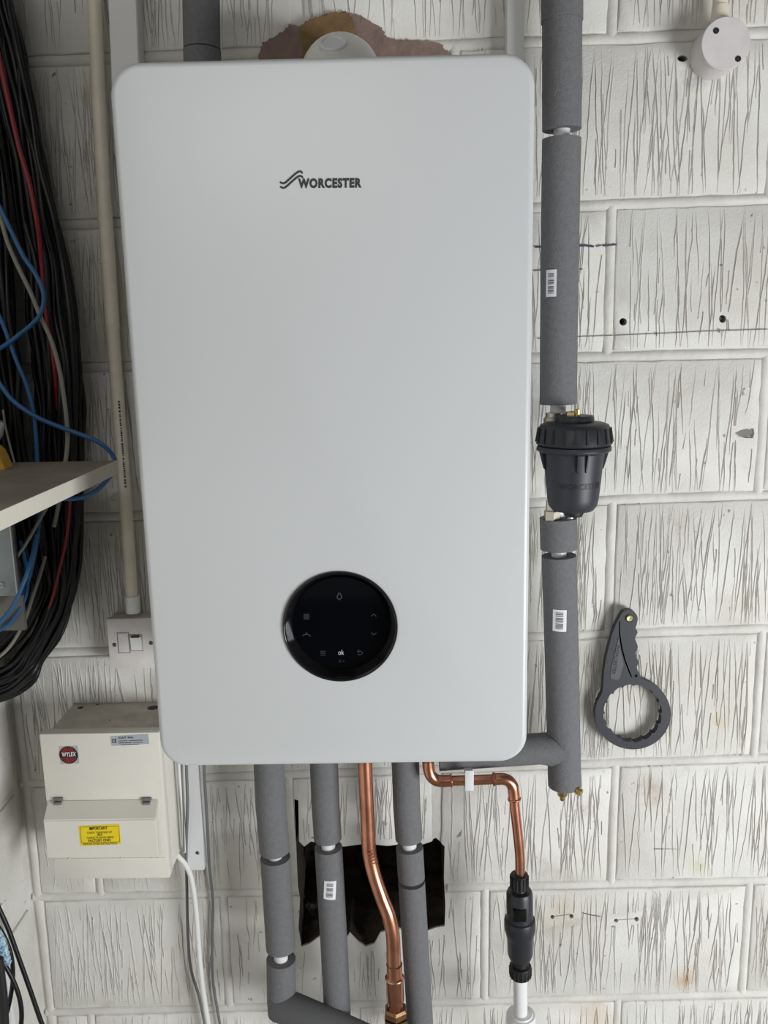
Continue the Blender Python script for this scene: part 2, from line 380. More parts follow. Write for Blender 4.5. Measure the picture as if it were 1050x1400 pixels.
CB = (min(x for x, z in cav)-.002, max(x for x, z in cav)+.002, min(z for x, z in cav)-.002, max(z for x, z in cav)+.002)
wall.data.materials.append(M_RUBBLE)
for p in wall.data.polygons:
    if raw_cut(Vector(p.center)+wall.location, p.normal): p.material_index = 1
def hit_list(a, b, z0, z1):
    L = [pxloop(circle(hx, hy, rx+3, 10, ry+3), 0) for hx, hy, rx, ry in HOLES]+[pxloop([(sum(p[0] for p in c)/len(c)+(x-sum(p[0] for p in c)/len(c))*1.35, sum(p[1] for p in c)/len(c)+(y-sum(p[1] for p in c)/len(c))*1.6) for x, y in c], 0) for c in CHIPS]+[pxloop([(398, 1088), (414, 1090), (414, 1148), (612, 1148), (614, 1275), (500, 1300), (404, 1298)], 0)]
    return [l for l in L if min(x for x, z in l) < b and max(x for x, z in l) > a and min(z for x, z in l) < z1 and max(z for x, z in l) > z0]
def score(o, a, b, z0, z1, holes):
    '''scored lines of the block face: shallow cuts with a raised lip either side, long near-vertical strokes meeting in narrow Vs'''
    r = random.Random(int(a*9000)+int(z0*7000)); me = o.data; y0 = min(v.co.y for v in me.vertices)
    V, Fs, MI = [], [], []
    a, b, z0, z1 = a+.006, b-.006, z0+.002, z1-.002; H = z1-z0; x = a+r.uniform(.004, .012); up = True; zs = z0; ph = r.uniform(0, 9)
    dens = r.uniform(1.2, 1.65)
    side = r.choice((-1, 1)); pend = None
    while x < b-.004:
        m = r.random()
        if pend:                                                    # second stroke of a V: shares the end of the first
            e0, e1, dx, top = pend; xa = x; pend = None; ext = r.uniform(.55, 1.0); L_ = (e1-e0)*ext
            e0, e1 = (e1-L_, e1) if top else (e0, e0+L_); dx = -dx*r.uniform(.5, 1.2)*ext; xs = xa-(dx if top else 0)
            x += r.uniform(.0035, .0085)/dens
        else:
            if m < .55: e0, e1 = (z0+r.uniform(0, .02)*H, z1-r.uniform(0, .05)*H)
            elif m < .78: e0, e1 = (z0+r.uniform(.3, .6)*H, z1-r.uniform(0, .04)*H)
            else: e0, e1 = (z0+r.uniform(0, .03)*H, z0+r.uniform(.35, .7)*H)
            side = -side; dx = side*r.uniform(.004, .021)*(e1-e0)/H; xs = x
            if r.random() < .55:
                top = r.random() < .6; pend = (e0, e1, dx, top); x = x+(dx if top else 0)+r.uniform(.0004, .0016)
            else: x += r.uniform(.004, .0095)/dens*(1.0+.8*max(0, noise.noise(Vector((x*14, z0*9, ph)))))
        n = max(4, int((e1-e0)/.012)); run = []
        w, h = r.uniform(.42, .75), r.uniform(.8, 1.5); bend = r.gauss(0, .0012); dash = r.random() < .22
        for k in range(n+1):
            t = k/n; px = xs+dx*t+bend*math.sin(t*3.1)+r.gauss(0, .0003)+.0006*math.sin(t*9+x*700); pz = e0+(e1-e0)*t
            ok = a < px < b and not any(inside(px, pz, l) for l in holes) and not (dash and r.random() < .3)
            if ok: run.append((px, pz, min(1, 4*t+.15, 4*(1-t)+.15)*r.uniform(.8, 1.15)))
            if (not ok or k == n):
                if len(run) > 2:
                    bb = len(V); wd = .001
                    for qx, qz, f in run:
                        for ox, oh in ((-2.1, -.00012), (-.75, .00075), (-.12, .0000), (.25, .00002), (.85, .00065), (2.0, -.00012)): V.append((qx+ox*wd*w*(.6+.4*f), y0-oh*h*f if oh > 0 else y0-oh, qz))
                    for i in range(len(run)-1):
                        for j in range(5): Fs.append((bb+i*6+j, bb+i*6+j+1, bb+i*6+6+j+1, bb+i*6+6+j)); MI.append(1 if j in (1, 2) else 0)
                run = []
    V = [(p[0]-wall.location.x, p[1], p[2]-wall.location.z) for p in V]
    OV = [tuple(v.co) for v in me.vertices]; OF = [tuple(p.vertices) for p in me.polygons]; n = len(OV)
    nm = bpy.data.meshes.new('block'); nm.from_pydata(OV+V, [], OF+[tuple(i+n for i in f) for f in Fs])
    nm.materials.append(M_BLOCK); nm.materials.append(M_GROOVE); nm.materials.append(M_RUBBLE)
    nm.polygons.foreach_set('material_index', [2 if raw_cut(Vector(p.center)+wall.location, p.normal) else 0 for p in me.polygons]+MI); nm.polygons.foreach_set('use_smooth', [True]*len(nm.polygons)); nm.set_sharp_from_angle(angle=math.radians(50)); nm.update()
    o.data = nm; bpy.data.meshes.remove(me)
for o, a, b, z0, z1 in BLOCKS:
    cs = cutters_for(a, b, z0, z1)
    if cs: boolean(o, cs)
    if z1 > at(500, 1440, 0).z and z0 < at(500, -40, 0).z: score(o, a, b, z0+HALF, z1-HALF, hit_list(a, b, z0, z1))
# tooled mortar joints: soft rounded beads between the blocks
def bead(p0, p1, seed):
    n = max(3, int((Vector(p1)-Vector(p0)).length/.03)); V, Fs = [], []; P0, P1 = Vector(p0), Vector(p1); t = (P1-P0).normalized(); nr = Vector((-t.z, 0, t.x)); prof = ((-1.1, .004), (-.95, .0016), (-.6, -.0004), (0, -.0012), (.6, -.0004), (.95, .0016), (1.1, .004))
    for i in range(n+1):
        p = P0.lerp(P1, i/n); k = noise.noise(Vector((i*.37, seed*1.7, 0)))
        V += [p+nrm_*1.0 for nrm_ in [nr*(u*HALF*(1+.12*k)+.0008*k)+Vector((0, y+.0004*k, 0)) for u, y in prof]]
    for i in range(n):
        for j in range(6): Fs.append((i*7+j, i*7+j+1, i*7+8+j, i*7+7+j))
    return V, Fs
cavx = (min(x for x, z in cav)-.004, max(x for x, z in cav)+.004); cavz = (min(z for x, z in cav), max(z for x, z in cav))
for k in range(1, len(LINES)-1):
    runs = [(XC, XR)]
    if cavz[0] < lz(k, 0) < cavz[1]: runs = [(XC, cavx[0]), (cavx[1], XR)]
    for a, b in runs: part('mortar_joint', bead((a, 0, lz(k, a)), (b, 0, lz(k, b)), k), M_MORTAR, wall, 60)
for r, js in enumerate(ROWJ):
    for px, py in js:
        x = at(px, py, 0).x
        if XC+.05 < x < XR and not (cavx[0] < x < cavx[1]):
            part('mortar_joint', bead((x, 0, lz(r+1, x)), (x, 0, lz(r, x)), r*7+x), M_MORTAR, wall, 60)
for r in range(len(LINES)-1): part('mortar_joint', bead((XC+.0085, 0, lz(r+1, XC)), (XC+.0085, 0, lz(r, XC)), r*3), M_MORTAR, wall, 60)
# grey plug in the chipped hole, drill-hole plugs
for hx, hy, col in ((842, 1258, M_REDP), (988, 436, M_GALV2)):
    p = at(hx, hy, 0); part('wall_plug', lathe((p.x, 0.012, p.z), [(0.0016, -0.004), (0.0030, -0.004), (0.0030, 0.02)], (0, 1, 0), 12), col, wall)
p = at(1016, 593, 0); part('wall_plug', plate([pxloop([(1006, 592.5), (1014, 588.5), (1023, 586.5), (1028, 588), (1028, 596), (1020, 598), (1012, 596)], 0)], 0.003, 0.0075), M_GALV2, wall)
# broken-out cavity: rough lining behind the opening
def rough(n, V, Fs, amp, sc, seed=0):
    return [v+Vector((noise.noise(v*sc+Vector((seed, 0, 0))), noise.noise(v*sc+Vector((0, seed+5, 3))), noise.noise(v*sc+Vector((9, 2, seed)))))*amp for v in V], Fs
def gridbox(x0, x1, y0, y1, z0, z1, n=14):
    V, Fs = [], []
    def face(f):
        b = len(V)
        for i in range(n+1):
            for j in range(n+1): V.append(Vector(f(i/n, j/n)))
        for i in range(n):
            for j in range(n): q = b+i*(n+1)+j; Fs.append((q, q+1, q+n+2, q+n+1))
    X = lambda t: x0+(x1-x0)*t; Yy = lambda t: y0+(y1-y0)*t; Z = lambda t: z0+(z1-z0)*t
    face(lambda u, v: (X(u), y1, Z(v))); face(lambda u, v: (x0, Yy(u), Z(v))); face(lambda u, v: (x1, Yy(u), Z(v))); face(lambda u, v: (X(u), Yy(v), z0)); face(lambda u, v: (X(u), Yy(v), z1))
    return V, Fs
c0x, c1x = min(x for x, z in cav)-.02, max(x for x, z in cav)+.02; c0z, c1z = min(z for x, z in cav)-.015, max(z for x, z in cav)+.02
part('cavity_lining', rough(0, *gridbox(c0x, c1x, 0.062, 0.26, c0z, c1z, 30), 0.018, 40), M_RUBBLE, wall, 60)
for i, (px, py, r, yy) in enumerate([(440, 1272, .016, .04), (462, 1268, .02, .055), (492, 1281, .017, .03), (478, 1262, .022, .075), (510, 1270, .014, .045), (536, 1264, .017, .06), (590, 1258, .018, .05), (572, 1262, .015, .06), (422, 1274, .014, .045), (425, 1240, .016, .08), (500, 1292, .010, .012)]):
    q = at(px, py, yy)
    V, Fs = lathe(q, [(0.0, -r*.7), (r*.5, -r*.6), (r*.85, -r*.3), (r, 0), (r*.9, r*.25), (r*.7, r*.45), (r*.35, r*.62), (0.0, r*.7)], (0, 0, 1), 16)
    part('rubble_lump', rough(0, *rough(0, V, Fs, r*.7, 60, i*3.1), r*.35, 210, i*2.3), M_RUBBLE, wall, 60)
# old mortar around the flue
def ragged(pts, Y, j=2.2, n=4, seed=1):
    rr = random.Random(seed); out = []
    for i in range(len(pts)):
        a, b = pts[i], pts[(i+1) % len(pts)]
        for k in range(n): t = k/n; out.append((a[0]+(b[0]-a[0])*t+rr.uniform(-j, j), a[1]+(b[1]-a[1])*t+rr.uniform(-j, j)))
    return pxloop(out, Y)
part('mortar_patch', plate([ragged([(353, 120), (355, 68), (360, 58), (378, 50), (390, 40), (395, 32), (408, 36), (418, 30), (440, 20), (470, 17), (490, 20), (505, 28), (520, 36), (528, 50), (540, 55), (562, 56), (590, 56), (604, 60), (616, 75), (616, 120)], -0.006, 2.2, 5)], -0.006, 0.003), M_MAUVE, wall, label='brownish mauve mortar daubed around the flue')
part('mortar_patch', plate([ragged([(412, 110), (412, 62), (411, 36), (428, 24), (450, 18), (475, 17), (482, 28), (490, 48), (496, 80), (496, 110)], -0.009, 1.6, 5, 5)], -0.009, -0.0055), M_OCHRE, wall, label='ochre mortar infill above the flue')
# drawn lines on the paint
for pts, w, m in (([(735, 463), (745, 462), (850, 458), (900, 456), (960, 453), (1050, 450)], .0010, M_PENCIL), ([(731, 337.5), (743, 337.5)], .0028, M_PEN), ([(787, 336), (800, 335.5), (812, 337)], .0030, M_PEN), ([(815, 337), (822, 335)], .0018, M_PEN), ([(824, 336), (843, 334)], .0026, M_PEN),
                  ([(995, 437), (996.5, 452)], .0014, M_PENCIL), ([(983, 449), (983.5, 455)], .0014, M_PENCIL), ([(897, 454), (898, 459)], .0014, M_PENCIL), ([(894, 1161), (907, 1161)], .0010, M_PENCIL), ([(796, 1248), (808, 1251), (821, 1253)], .0018, M_PENCIL), ([(905, 1161), (925, 1161)], .0006, M_PENCIL), ([(757, 1253), (780, 1250)], .0007, M_PENCIL), ([(845, 1258), (868, 1256)], .0007, M_PENCIL), ([(729, 370), (741, 369)], .0014, M_PENCIL), ([(792, 368), (797, 368)], .0014, M_PENCIL)):
    part('pencil_mark', strip_px(pts, w, -0.0018), m, wall)

# left return wall, same blocks
lw = part('wall_left', box(XC-0.10, XC-0.004, -2.0, 0.06, 0.0, zhi), M_MORTAR); tag(lw, kind='structure')
M_BLOCKL = M_BLOCK
for r in range(len(LINES)-1):
    zt, zb = lz(r, XC)-HALF, lz(r+1, XC)+HALF; s = 0.0 if r % 2 else -0.225; y = -0.012+s
    ys = [-0.012]+([y] if s else [])
    while ys[-1] > -1.9: ys.append(ys[-1]-0.45)
    for a, b in zip(ys[:-1], ys[1:]):
        a2, b2 = a-HALF, b+HALF
        part('block', box(XC-0.05, XC+rnd.uniform(-.001, .001), b2, a2, zb, zt, 0.0025), M_BLOCK, lw, sharp=50)
fl = part('floor', box(-2.5, 3.5, -4.5, 0.1, -0.1, 0.0), M_FLOOR); tag(fl, kind='structure')
# ------------------------------------------------------------------ boiler
YF, BW, BH = -0.3822, 0.44, 0.7859; ZT = CAM.z+0.2869; ZB = ZT-BH
def rrect(cx, cz, w, h, r, n=10):
    out = []
    for sx, sz, a0 in ((1, 1, 0), (-1, 1, 90), (-1, -1, 180), (1, -1, 270)):
        for k in range(n+1):
            a = math.radians(a0+90*k/n); out.append((cx+sx*(w/2-r)+r*math.cos(a), cz+sz*(h/2-r)+r*math.sin(a)))
    return out
def rounded_slab(cx, cz, w, h, r, yf, yb, fil, n=10, steps=5):
    rings = [(0, yb)]+[(fil*(1-math.cos(math.radians(90*k/steps))), yf+fil*(1-math.sin(math.radians(90*k/steps)))) for k in range(steps+1)]
    V, Fs = [], []; m = 4*(n+1)
    for ins, y in rings: V += [Vector((x, y, z)) for x, z in rrect(cx, cz, w-2*ins, h-2*ins, max(r-ins, .0005), n)]
    for i in range(len(rings)-1):
        for k in range(m): k2 = (k+1) % m; Fs.append((i*m+k, i*m+k2, (i+1)*m+k2, (i+1)*m+k))
    Fs += [tuple(range(m)), tuple(range((len(rings)-1)*m, len(rings)*m))]
    return V, Fs
zc = (ZT+ZB)/2
boiler = empty('boiler', (0, -0.2, ZB), 'large white wall-hung boiler with round black display low on its front', 'boiler')
front = part('front_panel', rounded_slab(0, zc, BW, BH, 0.033, YF, -0.30, 0.007), M_BOILER, boiler)
part('casing', rounded_slab(0, zc, BW-0.008, BH-0.008, 0.030, -0.299, -0.012, 0.004), M_BOILER, boiler)
DC = at(465, 857, YF); DR = 79.0/ppm(465, 857, YF)
boolean(front, [lathe((DC.x, YF-0.02, DC.z), [(DR, 0), (DR, 0.045)], (0, 1, 0), 96)])
dc = Vector((DC.x, YF, DC.z))
bez = part('display_bezel', lathe(dc, [(DR-.0002, 0.024), (DR-.0002, -0.0012), (DR-.0006, -0.0022), (DR-.0022, -0.0026), (DR-.0036, -0.0016), (DR-.0042, 0.0004), (DR-.0105, 0.0150), (DR-.0105, 0.024)], (0, 1, 0), 96), M_BEZEL, boiler, 40)
scr = part('display_screen', lathe(dc, [(0.0, 0.0140), (DR-.0112, 0.0140), (DR-.0106, 0.0146), (DR-.0106, 0.02)], (0, 1, 0), 96), M_GLASS, boiler)
YS = YF+0.0137
def icon(name, VF, m=M_ICON): return part(name, VF, m, scr)
def bars(cx, cy, w, n, gap, t): return join(*[strip_px([(cx-w/2, cy+(k-(n-1)/2)*gap), (cx+w/2, cy+(k-(n-1)/2)*gap)], t, YS, 0) for k in range(n)])
icon('flame_icon', strip_px([(464, 810), (461.2, 814.5), (461.0, 817.5), (464, 820), (467.0, 817.5), (466.8, 814.5), (464, 810)], .0014, YS, 0))
icon('menu_icon', bars(419, 843, 8, 4, 2.0, .0010)); icon('menu_icon', bars(441.5, 893, 7, 3, 2.6, .0009))
icon('tap_icon', join(strip_px([(414, 870), (415, 868), (419, 867), (423, 868), (424.5, 870)], .0011, YS, 0), strip_px([(419, 867), (419, 864.5)], .0012, YS, 0)))
icon('up_icon', strip_px([(507.5, 842.5), (511, 839.5), (514.5, 842.5)], .0011, YS, 0)); icon('down_icon', strip_px([(507.5, 865), (511, 868), (514.5, 865)], .0011, YS, 0))
icon('back_icon', join(strip_px([(489, 890.5), (494, 890.5), (496, 892.5), (494, 895), (489, 895)], .0010, YS, 0), strip_px([(491, 888.5), (488.5, 890.5), (491, 892.5)], .0009, YS, 0)))
icon('ok_lettering', text_px('ok', (462.5, 895.3), (470.3, 895.3), (462.5, 888.6), YS, .0), M_ICONB)
icon('small_icon', join(bars(464.5, 904, 3, 2, 2.2, .0008), strip_px([(468, 904), (471, 904)], .0007, YS, 0)))
part('lettering', text_px('WORCESTER', (407.5, 257.6), (494.5, 256.8), (407.5, 243.8), YF-.0004, .055), M_INK, boiler, label='dark boiler maker lettering')
w1 = [(383, 248.5), (385, 250.3), (388, 250.5), (391, 249), (396, 244.5), (401, 240), (406, 236), (409.5, 234.3), (412, 234.8), (413.7, 237)]
lg = lambda dy, dx: strip_px([(q.x, q.y) for q in spline([(x+dx, y+dy, 0) for x, y in w1], 4)], .0020, YF, .0004)
part('wave_emblem', join(lg(0, 0), lg(6.2, 0.3)), M_INK, boiler, label='two dark wave lines beside the lettering')

# flue elbow on top of the boiler, into the wall
fx = at(463, 60, -.16); FR = 57/ppm(463, 60, -.16)
zf = at(463, 50, -.10).z-FR
fl_ = empty('flue_elbow', (fx.x, -0.17, ZT), 'white plastic flue elbow peeping over the top edge of the boiler', 'flue')
path = [(fx.x, -.17, ZT), (fx.x, -.17, zf-.075)]+[(fx.x, -.17+.07*(1-math.cos(a)), zf-.07+.07*math.sin(a)) for a in [math.radians(9*k) for k in range(0, 11)]]+[(fx.x, -.03, zf), (fx.x, 0.03, zf)]
part('elbow_pipe', tube(path, FR, 40), M_FLUE, fl_, 60)
wx = at(478, 60, -.03)
part('wall_collar', lathe((wx.x, 0.0, zf-.004), [(FR*1.02, -0.05), (FR*1.06, -0.046), (FR*1.10, -0.012), (FR*1.10, 0.0)], (0, 1, 0), 48), M_FLUE, fl_)
ca = math.radians(46); axc = Vector((0, -math.cos(ca), math.sin(ca))); q = Vector((fx.x-.006, -.10, zf-.07))+axc*(.07+FR-.0008)
part('test_point_cap', lathe(q, [(.0175, -.006), (.0175, .0015), (.0165, .0028), (.0135, .0028), (.0125, .0012), (.0, .0012)], axc, 32), M_WHITE, fl_)

# ------------------------------------------------------------------ trunking strips
def trunk(px0, py0, px1, py1, wpx, Y, d, label, hole=None):
    a, b = at(px0, py0, Y), at(px1, py1, Y); w = wpx/ppm(px0, py0, Y)/2
    t = empty('trunking', (b.x, 0, b.z), label, 'trunking', None)
    V = []
    for p in (b, a):
        for sx, y in ((-1, 0.0), (-1, Y+.002), (-.92, Y), (.92, Y), (1, Y+.002), (1, 0.0)): V.append(Vector((p.x+sx*w, y-0.001, p.z)))
    Fs = [(k, (k+1) % 6, 6+(k+1) % 6, 6+k) for k in range(6)]+[tuple(range(6)), tuple(range(6, 12))]
    part('cover', (V, Fs), M_WHITE, t, 20)
    if hole:
        h = at(*hole, Y-.001); part('screw', lathe((h.x, Y-.001, h.z), [(0.0, -.0006), (.0022, -.0012), (.0032, -.0004), (.0032, .001)], (0, 1, 0), 14), MATS['dark_steel'], t)
trunk(165, -60, 172.5, 130, 40, -0.03, .03, 'wide white trunking rising behind the top left of the boiler')
trunk(705.5, -60, 704, 130, 24, -0.03, .03, 'white trunking rising behind the top right of the boiler')
trunk(254, 930, 268, 1189, 24, -0.028, .03, 'white trunking end with a screw below the lower left of the boiler', (270, 1166))

# ------------------------------------------------------------------ insulated pipes
def sticker(pipe, P, ro, hx, hy, wpx, hpx, Y, rot=0.0):
    """barcode label wrapped on the sleeve"""
    c = at(hx, hy, Y-ro); k = ppm(hx, hy, Y-ro); w, h = wpx/k, hpx/k
    i = min(range(len(P)-1), key=lambda j: abs(P[j].z-c.z)); ax = P[i].lerp(P[i+1], .5); axx = (P[i+1]-P[i]).normalized()
    if axx.z < 0: axx = -axx
    def on(x, z, r):                                            # x across, z along, rotated a little
        xr = x*math.cos(rot)-z*math.sin(rot); zr = x*math.sin(rot)+z*math.cos(rot)
        base = ax+axx*((c.z-ax.z)/axx.z+zr)
        a = math.asin(max(-.97, min(.97, (c.x-base.x)/r)))+xr/r
        return Vector((base.x+r*math.sin(a), base.y-r*math.cos(a), base.z))
    def patch(x0, x1, z0, z1, r, n=6):
        V = [on(x0+(x1-x0)*u/n, z, r) for u in range(n+1) for z in (z0, z1)]
        return V, [(2*u, 2*u+1, 2*u+3, 2*u+2) for u in range(n)]
    s = part('barcode_sticker', patch(-w/2, w/2, -h/2, h/2, ro+.0006), M_STICK, pipe)
    rr = random.Random(int(hx)); B = []; z = -h*.38
    while z < h*.38:
        t = rr.choice((.0006, .0006, .0010)); B.append(patch(-w*.28, w*.26, z, min(z+t, h*.4), ro+.0009, 4)); z += t+rr.choice((.0006, .0008, .0012))
        if abs(z+h*.1) < .001 or abs(z-h*.18) < .001: z += .0016
    part('barcode', join(*B), M_INK, s)
def seg(P, a, b):                                               # portion of a path between two heights
    out = []
    N = 60; L = [P[0]]
    for i in range(len(P)-1):
        for k in range(1, N+1): L.append(P[i].lerp(P[i+1], k/N))
    out = [p for p in L if min(a, b) <= p.z <= max(a, b)]
    return out[::max(1, len(out)//14)]+([out[-1]] if (len(out)-1) % max(1, len(out)//14) else [])
def insulated(label, pts, Y, dpx, cuts, ri=.0115, pipe_m=M_WHITE, stickers=(), at_y=None, name='insulated_pipe'):
    """pts: centre line pixels; cuts: pixel ranges of the foam sleeves"""
    P = [at(x, y, Y) for x, y in pts]; ym = pts[len(pts)//2]; ro = dpx/ppm(ym[0], ym[1], Y)/2
    low = min(P, key=lambda p: p.z)
    t = empty(name, low, label, 'pipe')
    part('pipe', tube(P, ri, 20), pipe_m, t)
    for c in cuts:
        y0, y1 = c[0], c[1]; dr = c[2] if len(c) > 2 else 0
        xm = lambda y: next((pts[i][0]+(pts[i+1][0]-pts[i][0])*(y-pts[i][1])/(pts[i+1][1]-pts[i][1]) for i in range(len(pts)-1) if pts[i][1] <= y <= pts[i+1][1]), pts[-1][0])
        S = seg(P, at(xm(y0), y0, Y).z, at(xm(y1), y1, Y).z); part('foam_sleeve', hollow(S, ro+dr, ri+.001), M_FOAM, t, 50)
    for s in stickers: sticker(t, P, ro, *s[:4], Y, s[4] if len(s) > 4 else 0.0)
    return t, P, ro
YP = -0.075
tu, Pu, ru = insulated('grey foam-lagged pipe running down the right side into the top of the black filter', [(768, -60), (768.5, 30), (768, 180), (766, 300), (764, 450), (763, 575)], YP, 52, [(-60, 30, .0012), (27, 178), (190, 553)], stickers=[(754, 387, 16, 36)])
tl_, Pl, rl = insulated('grey foam-lagged pipe with a side branch below the black filter', [(763, 690), (764, 752), (768, 900), (772, 1076)], YP, 46, [(707, 750, .0016), (758, 1074)], stickers=[(765, 849, 19, 31)])
# side branch towards the boiler with a mitred point
a = at(600, 1030, YP+.004); b = at(757, 1023, YP-.004); rb = 21/ppm(740, 1022, YP)
n = 40; V, Fs = [], []; xc = at(770, 1028, YP).x
for i, xx in enumerate((a.x, xc-rl-.012, None)):
    for k in range(n):
        ang = 2*math.pi*k/n; zz, yc = math.sin(ang)*rb, -math.cos(ang)*rb; x = xx if xx else xc+.006-abs(zz)*1.15
        y = YP-.002+yc; zc_ = a.z+(b.z-a.z)*min(1, (x-a.x)/(b.x-a.x))
        if i == 2 and yc < 0: y = min(y, YP-math.sqrt(max(0, (rl+.0018)**2-(x-xc)**2)))
        V.append(Vector((x, y, zc_+zz)))
Fs = [(r*n+k, r*n+(k+1) % n, (r+1)*n+(k+1) % n, (r+1)*n+k) for r in range(2) for k in range(n)]+[tuple(range(n))]
part('foam_sleeve', (V, Fs), M_FOAM, tl_, 50)
# the drain cock at its foot
q = at(769, 1080, YP-.012); part('drain_cock', join(lathe(q, [(.0085, .006), (.0085, -.007), (.0075, -.009), (.004, -.010), (.004, -.016), (.003, -.018), (.0, -.018)], (0, 0, 1), 20)), M_BRASS, tl_)
q = at(781, 1075, YP-.012); q2 = at(794, 1084, YP-.024); d = (q2-q)
pr = []
for k in range(5): h = d.length*k/4.4; pr += [(.0062, h), (.0062, h+.0018), (.0045, h+.0019), (.0045, h+.003)]
part('hose_tail', lathe(q, [(.004, -.006)]+pr+[(.002, d.length+.001)], d, 18), M_BRASS, tl_, 25)
# upper left pipe behind the boiler top
insulated('dark grey lagged pipe rising behind the top left of the boiler', [(274, -60), (276, 60), (279, 150)], -0.13, 50, [(-60, 68), (69, 150, .0005)])
# three lagged drops under the boiler
YB = -0.085
t1, P1, r1 = insulated('left grey lagged pipe under the boiler that turns at a mitred elbow', [(366, 1000), (370, 1100), (376, 1165), (384, 1300), (385, 1372)], YB, 41, [(1000, 1163), (1171, 1297), (1310, 1370)])
t2, P2, r2 = insulated('grey lagged pipe with barcode sticker under the boiler, left of the copper pipe', [(441, 1000), (445, 1100), (449, 1160), (456, 1280), (464, 1440)], YB, 38, [(1000, 1147), (1158, 1440)], stickers=[(451, 1217.5, 17, 28, -.08)])
t3, P3, r3 = insulated('grey lagged pipe under the boiler, right of the copper pipe', [(553, 1000), (556, 1100), (560, 1160), (566, 1260), (577, 1440)], YB, 37, [(1000, 1147), (1158, 1202), (1204.5, 1440)])
# elbow of the left drop: mitred tail and the crossing run
e0 = at(385, 1369, YB); e1 = at(386, 1384, YB)
part('foam_sleeve', tube([e0, e1], r1, 28), M_FOAM, t1, 50)
part('foam_sleeve', tube([at(381, 1373, YB-.004), at(392, 1377, YB-.010), at(450, 1402, YB-.035), at(560, 1452, YB-.06)], r1*1.1, 28), mat('dark_foam', (92, 92, 94), .9, bump=.4, bscale=420), t1, 50, label='darker smooth foam on the crossing run')

# ------------------------------------------------------------------ magnetic filter
YM = -0.118
def mz(py): return at(783, py, YM).z
mc = at(784, 640, YM); k = ppm(784, 640, YM); MX = mc.x
M_FILT = mat('blue_black_plastic', (44, 46, 53), 0.45, spec=0.45)
fil = empty('system_filter', (MX, YM, mz(705)), 'black canister filter with ribbed cap on the lagged pipe right of the boiler', 'filter')
zr = lambda py: mz(py)
def lz_(pr): return [(r/k, zr(y)-mc.z) for r, y in pr]
part('filter_body', lathe(mc, lz_([(49, 609), (50, 611), (50, 615), (46, 617), (41, 619), (39.5, 630), (37.5, 655), (35, 680), (33, 690), (28, 696.5), (15, 699.5), (0, 700)]), (0, 0, 1), 64), M_FILT, fil, 40)
capn = part('filter_cap', lathe(mc, lz_([(24, 568), (26, 571), (26, 576), (38, 577.5), (45, 580), (48, 585), (50.5, 603), (50.8, 606), (47.5, 608), (46, 609.5)]), (0, 0, 1), 64), M_BLACK, fil, 40)
V, Fs = [], []
for i in range(20):
    a = 2*math.pi*(i+.5)/20; u = Vector((math.sin(a), -math.cos(a), 0)); w = Vector((math.cos(a), math.sin(a), 0)); bb = len(V)
    for py, rr, hw in ((584, 48.2, .6), (603.5, 51.2, 2.0)):
        for s in (-1, 1):
            for ex in (-1.5, 1.1): V.append(mc+u*((rr+ex)/k)+w*(s*hw/k)+Vector((0, 0, zr(py)-mc.z)))
    Fs += [tuple(bb+j for j in f) for f in ((0, 1, 3, 2), (4, 6, 7, 5), (0, 4, 5, 1), (2, 3, 7, 6), (1, 5, 7, 3), (0, 2, 6, 4))]
part('cap_grips', (V, Fs), M_NEAR, capn)
for a in (-4, 13, 84, 98, -84, -98):
    a = math.radians(a); u = Vector((math.sin(a), -math.cos(a), 0)); w = Vector((math.cos(a), math.sin(a), 0)); V = []
    for s in (-1, 1):
        for py, r_ in ((616, 47), (616, 38), (642, 38), (640, 40.5)): V.append(mc+u*(r_/k)+w*(s*.9/k)+Vector((0, 0, zr(py)-mc.z)))
    part('body_rib', (V, [(0, 1, 2, 3), (4, 5, 6, 7), (0, 1, 5, 4), (1, 2, 6, 5), (2, 3, 7, 6), (3, 0, 4, 7)]), M_FILT, fil)
P_, Fs = text2d('WORCESTER', .02); V = []
for u, v in P_:
    a = math.radians(-42+100*u); r_ = (36.6+.9*v)/k+.0003; V.append(mc+Vector((math.sin(a)*r_, -math.cos(a)*r_, zr(664-8*v)-mc.z)))
part('lettering', (V, Fs), M_NEAR, fil)
part('air_vent', lathe(at(783, 568, YM-.004), [(.0105, -.006), (.0105, .004), (.009, .0055), (.004, .0055), (.004, .004), (0, .004)], (0, 0, 1), 6), M_BRASS, fil, 25)
part('air_vent', lathe(at(789.5, 566, YM-.012), [(.004, -.006), (.004, .006), (.002, .007)], (0, 0, 1), 10), M_BRASS, fil, 25)
part('drain_neck', lathe(at(784, 700, YM), [(.0145, .008), (.0145, -.002), (.0125, -.006), (.006, -.0065), (.004, -.011), (.0, -.0115)], (0, 0, 1), 24), M_NEAR, fil)
part('drain_plug', lathe(at(780, 707, YM-.004), [(.004, .006), (.004, -.002), (.0, -.002)], (0, 0, 1), 8), M_STEEL, fil)
part('union_nut', lathe(at(755, 702, YP-.01), [(.0125, -.012), (.0125, .004), (.010, .006), (.010, .02)], (0, 0, 1), 6), mat('nickel', (190, 180, 165), .35, 1.0), fil, 25)
part('union_nut', lathe(at(757, 572, YP-.012), [(.0145, -.03), (.0145, .0), (.012, .003), (.012, .008)], (0, 0, 1), 24), MATS['nickel'], fil, 25)

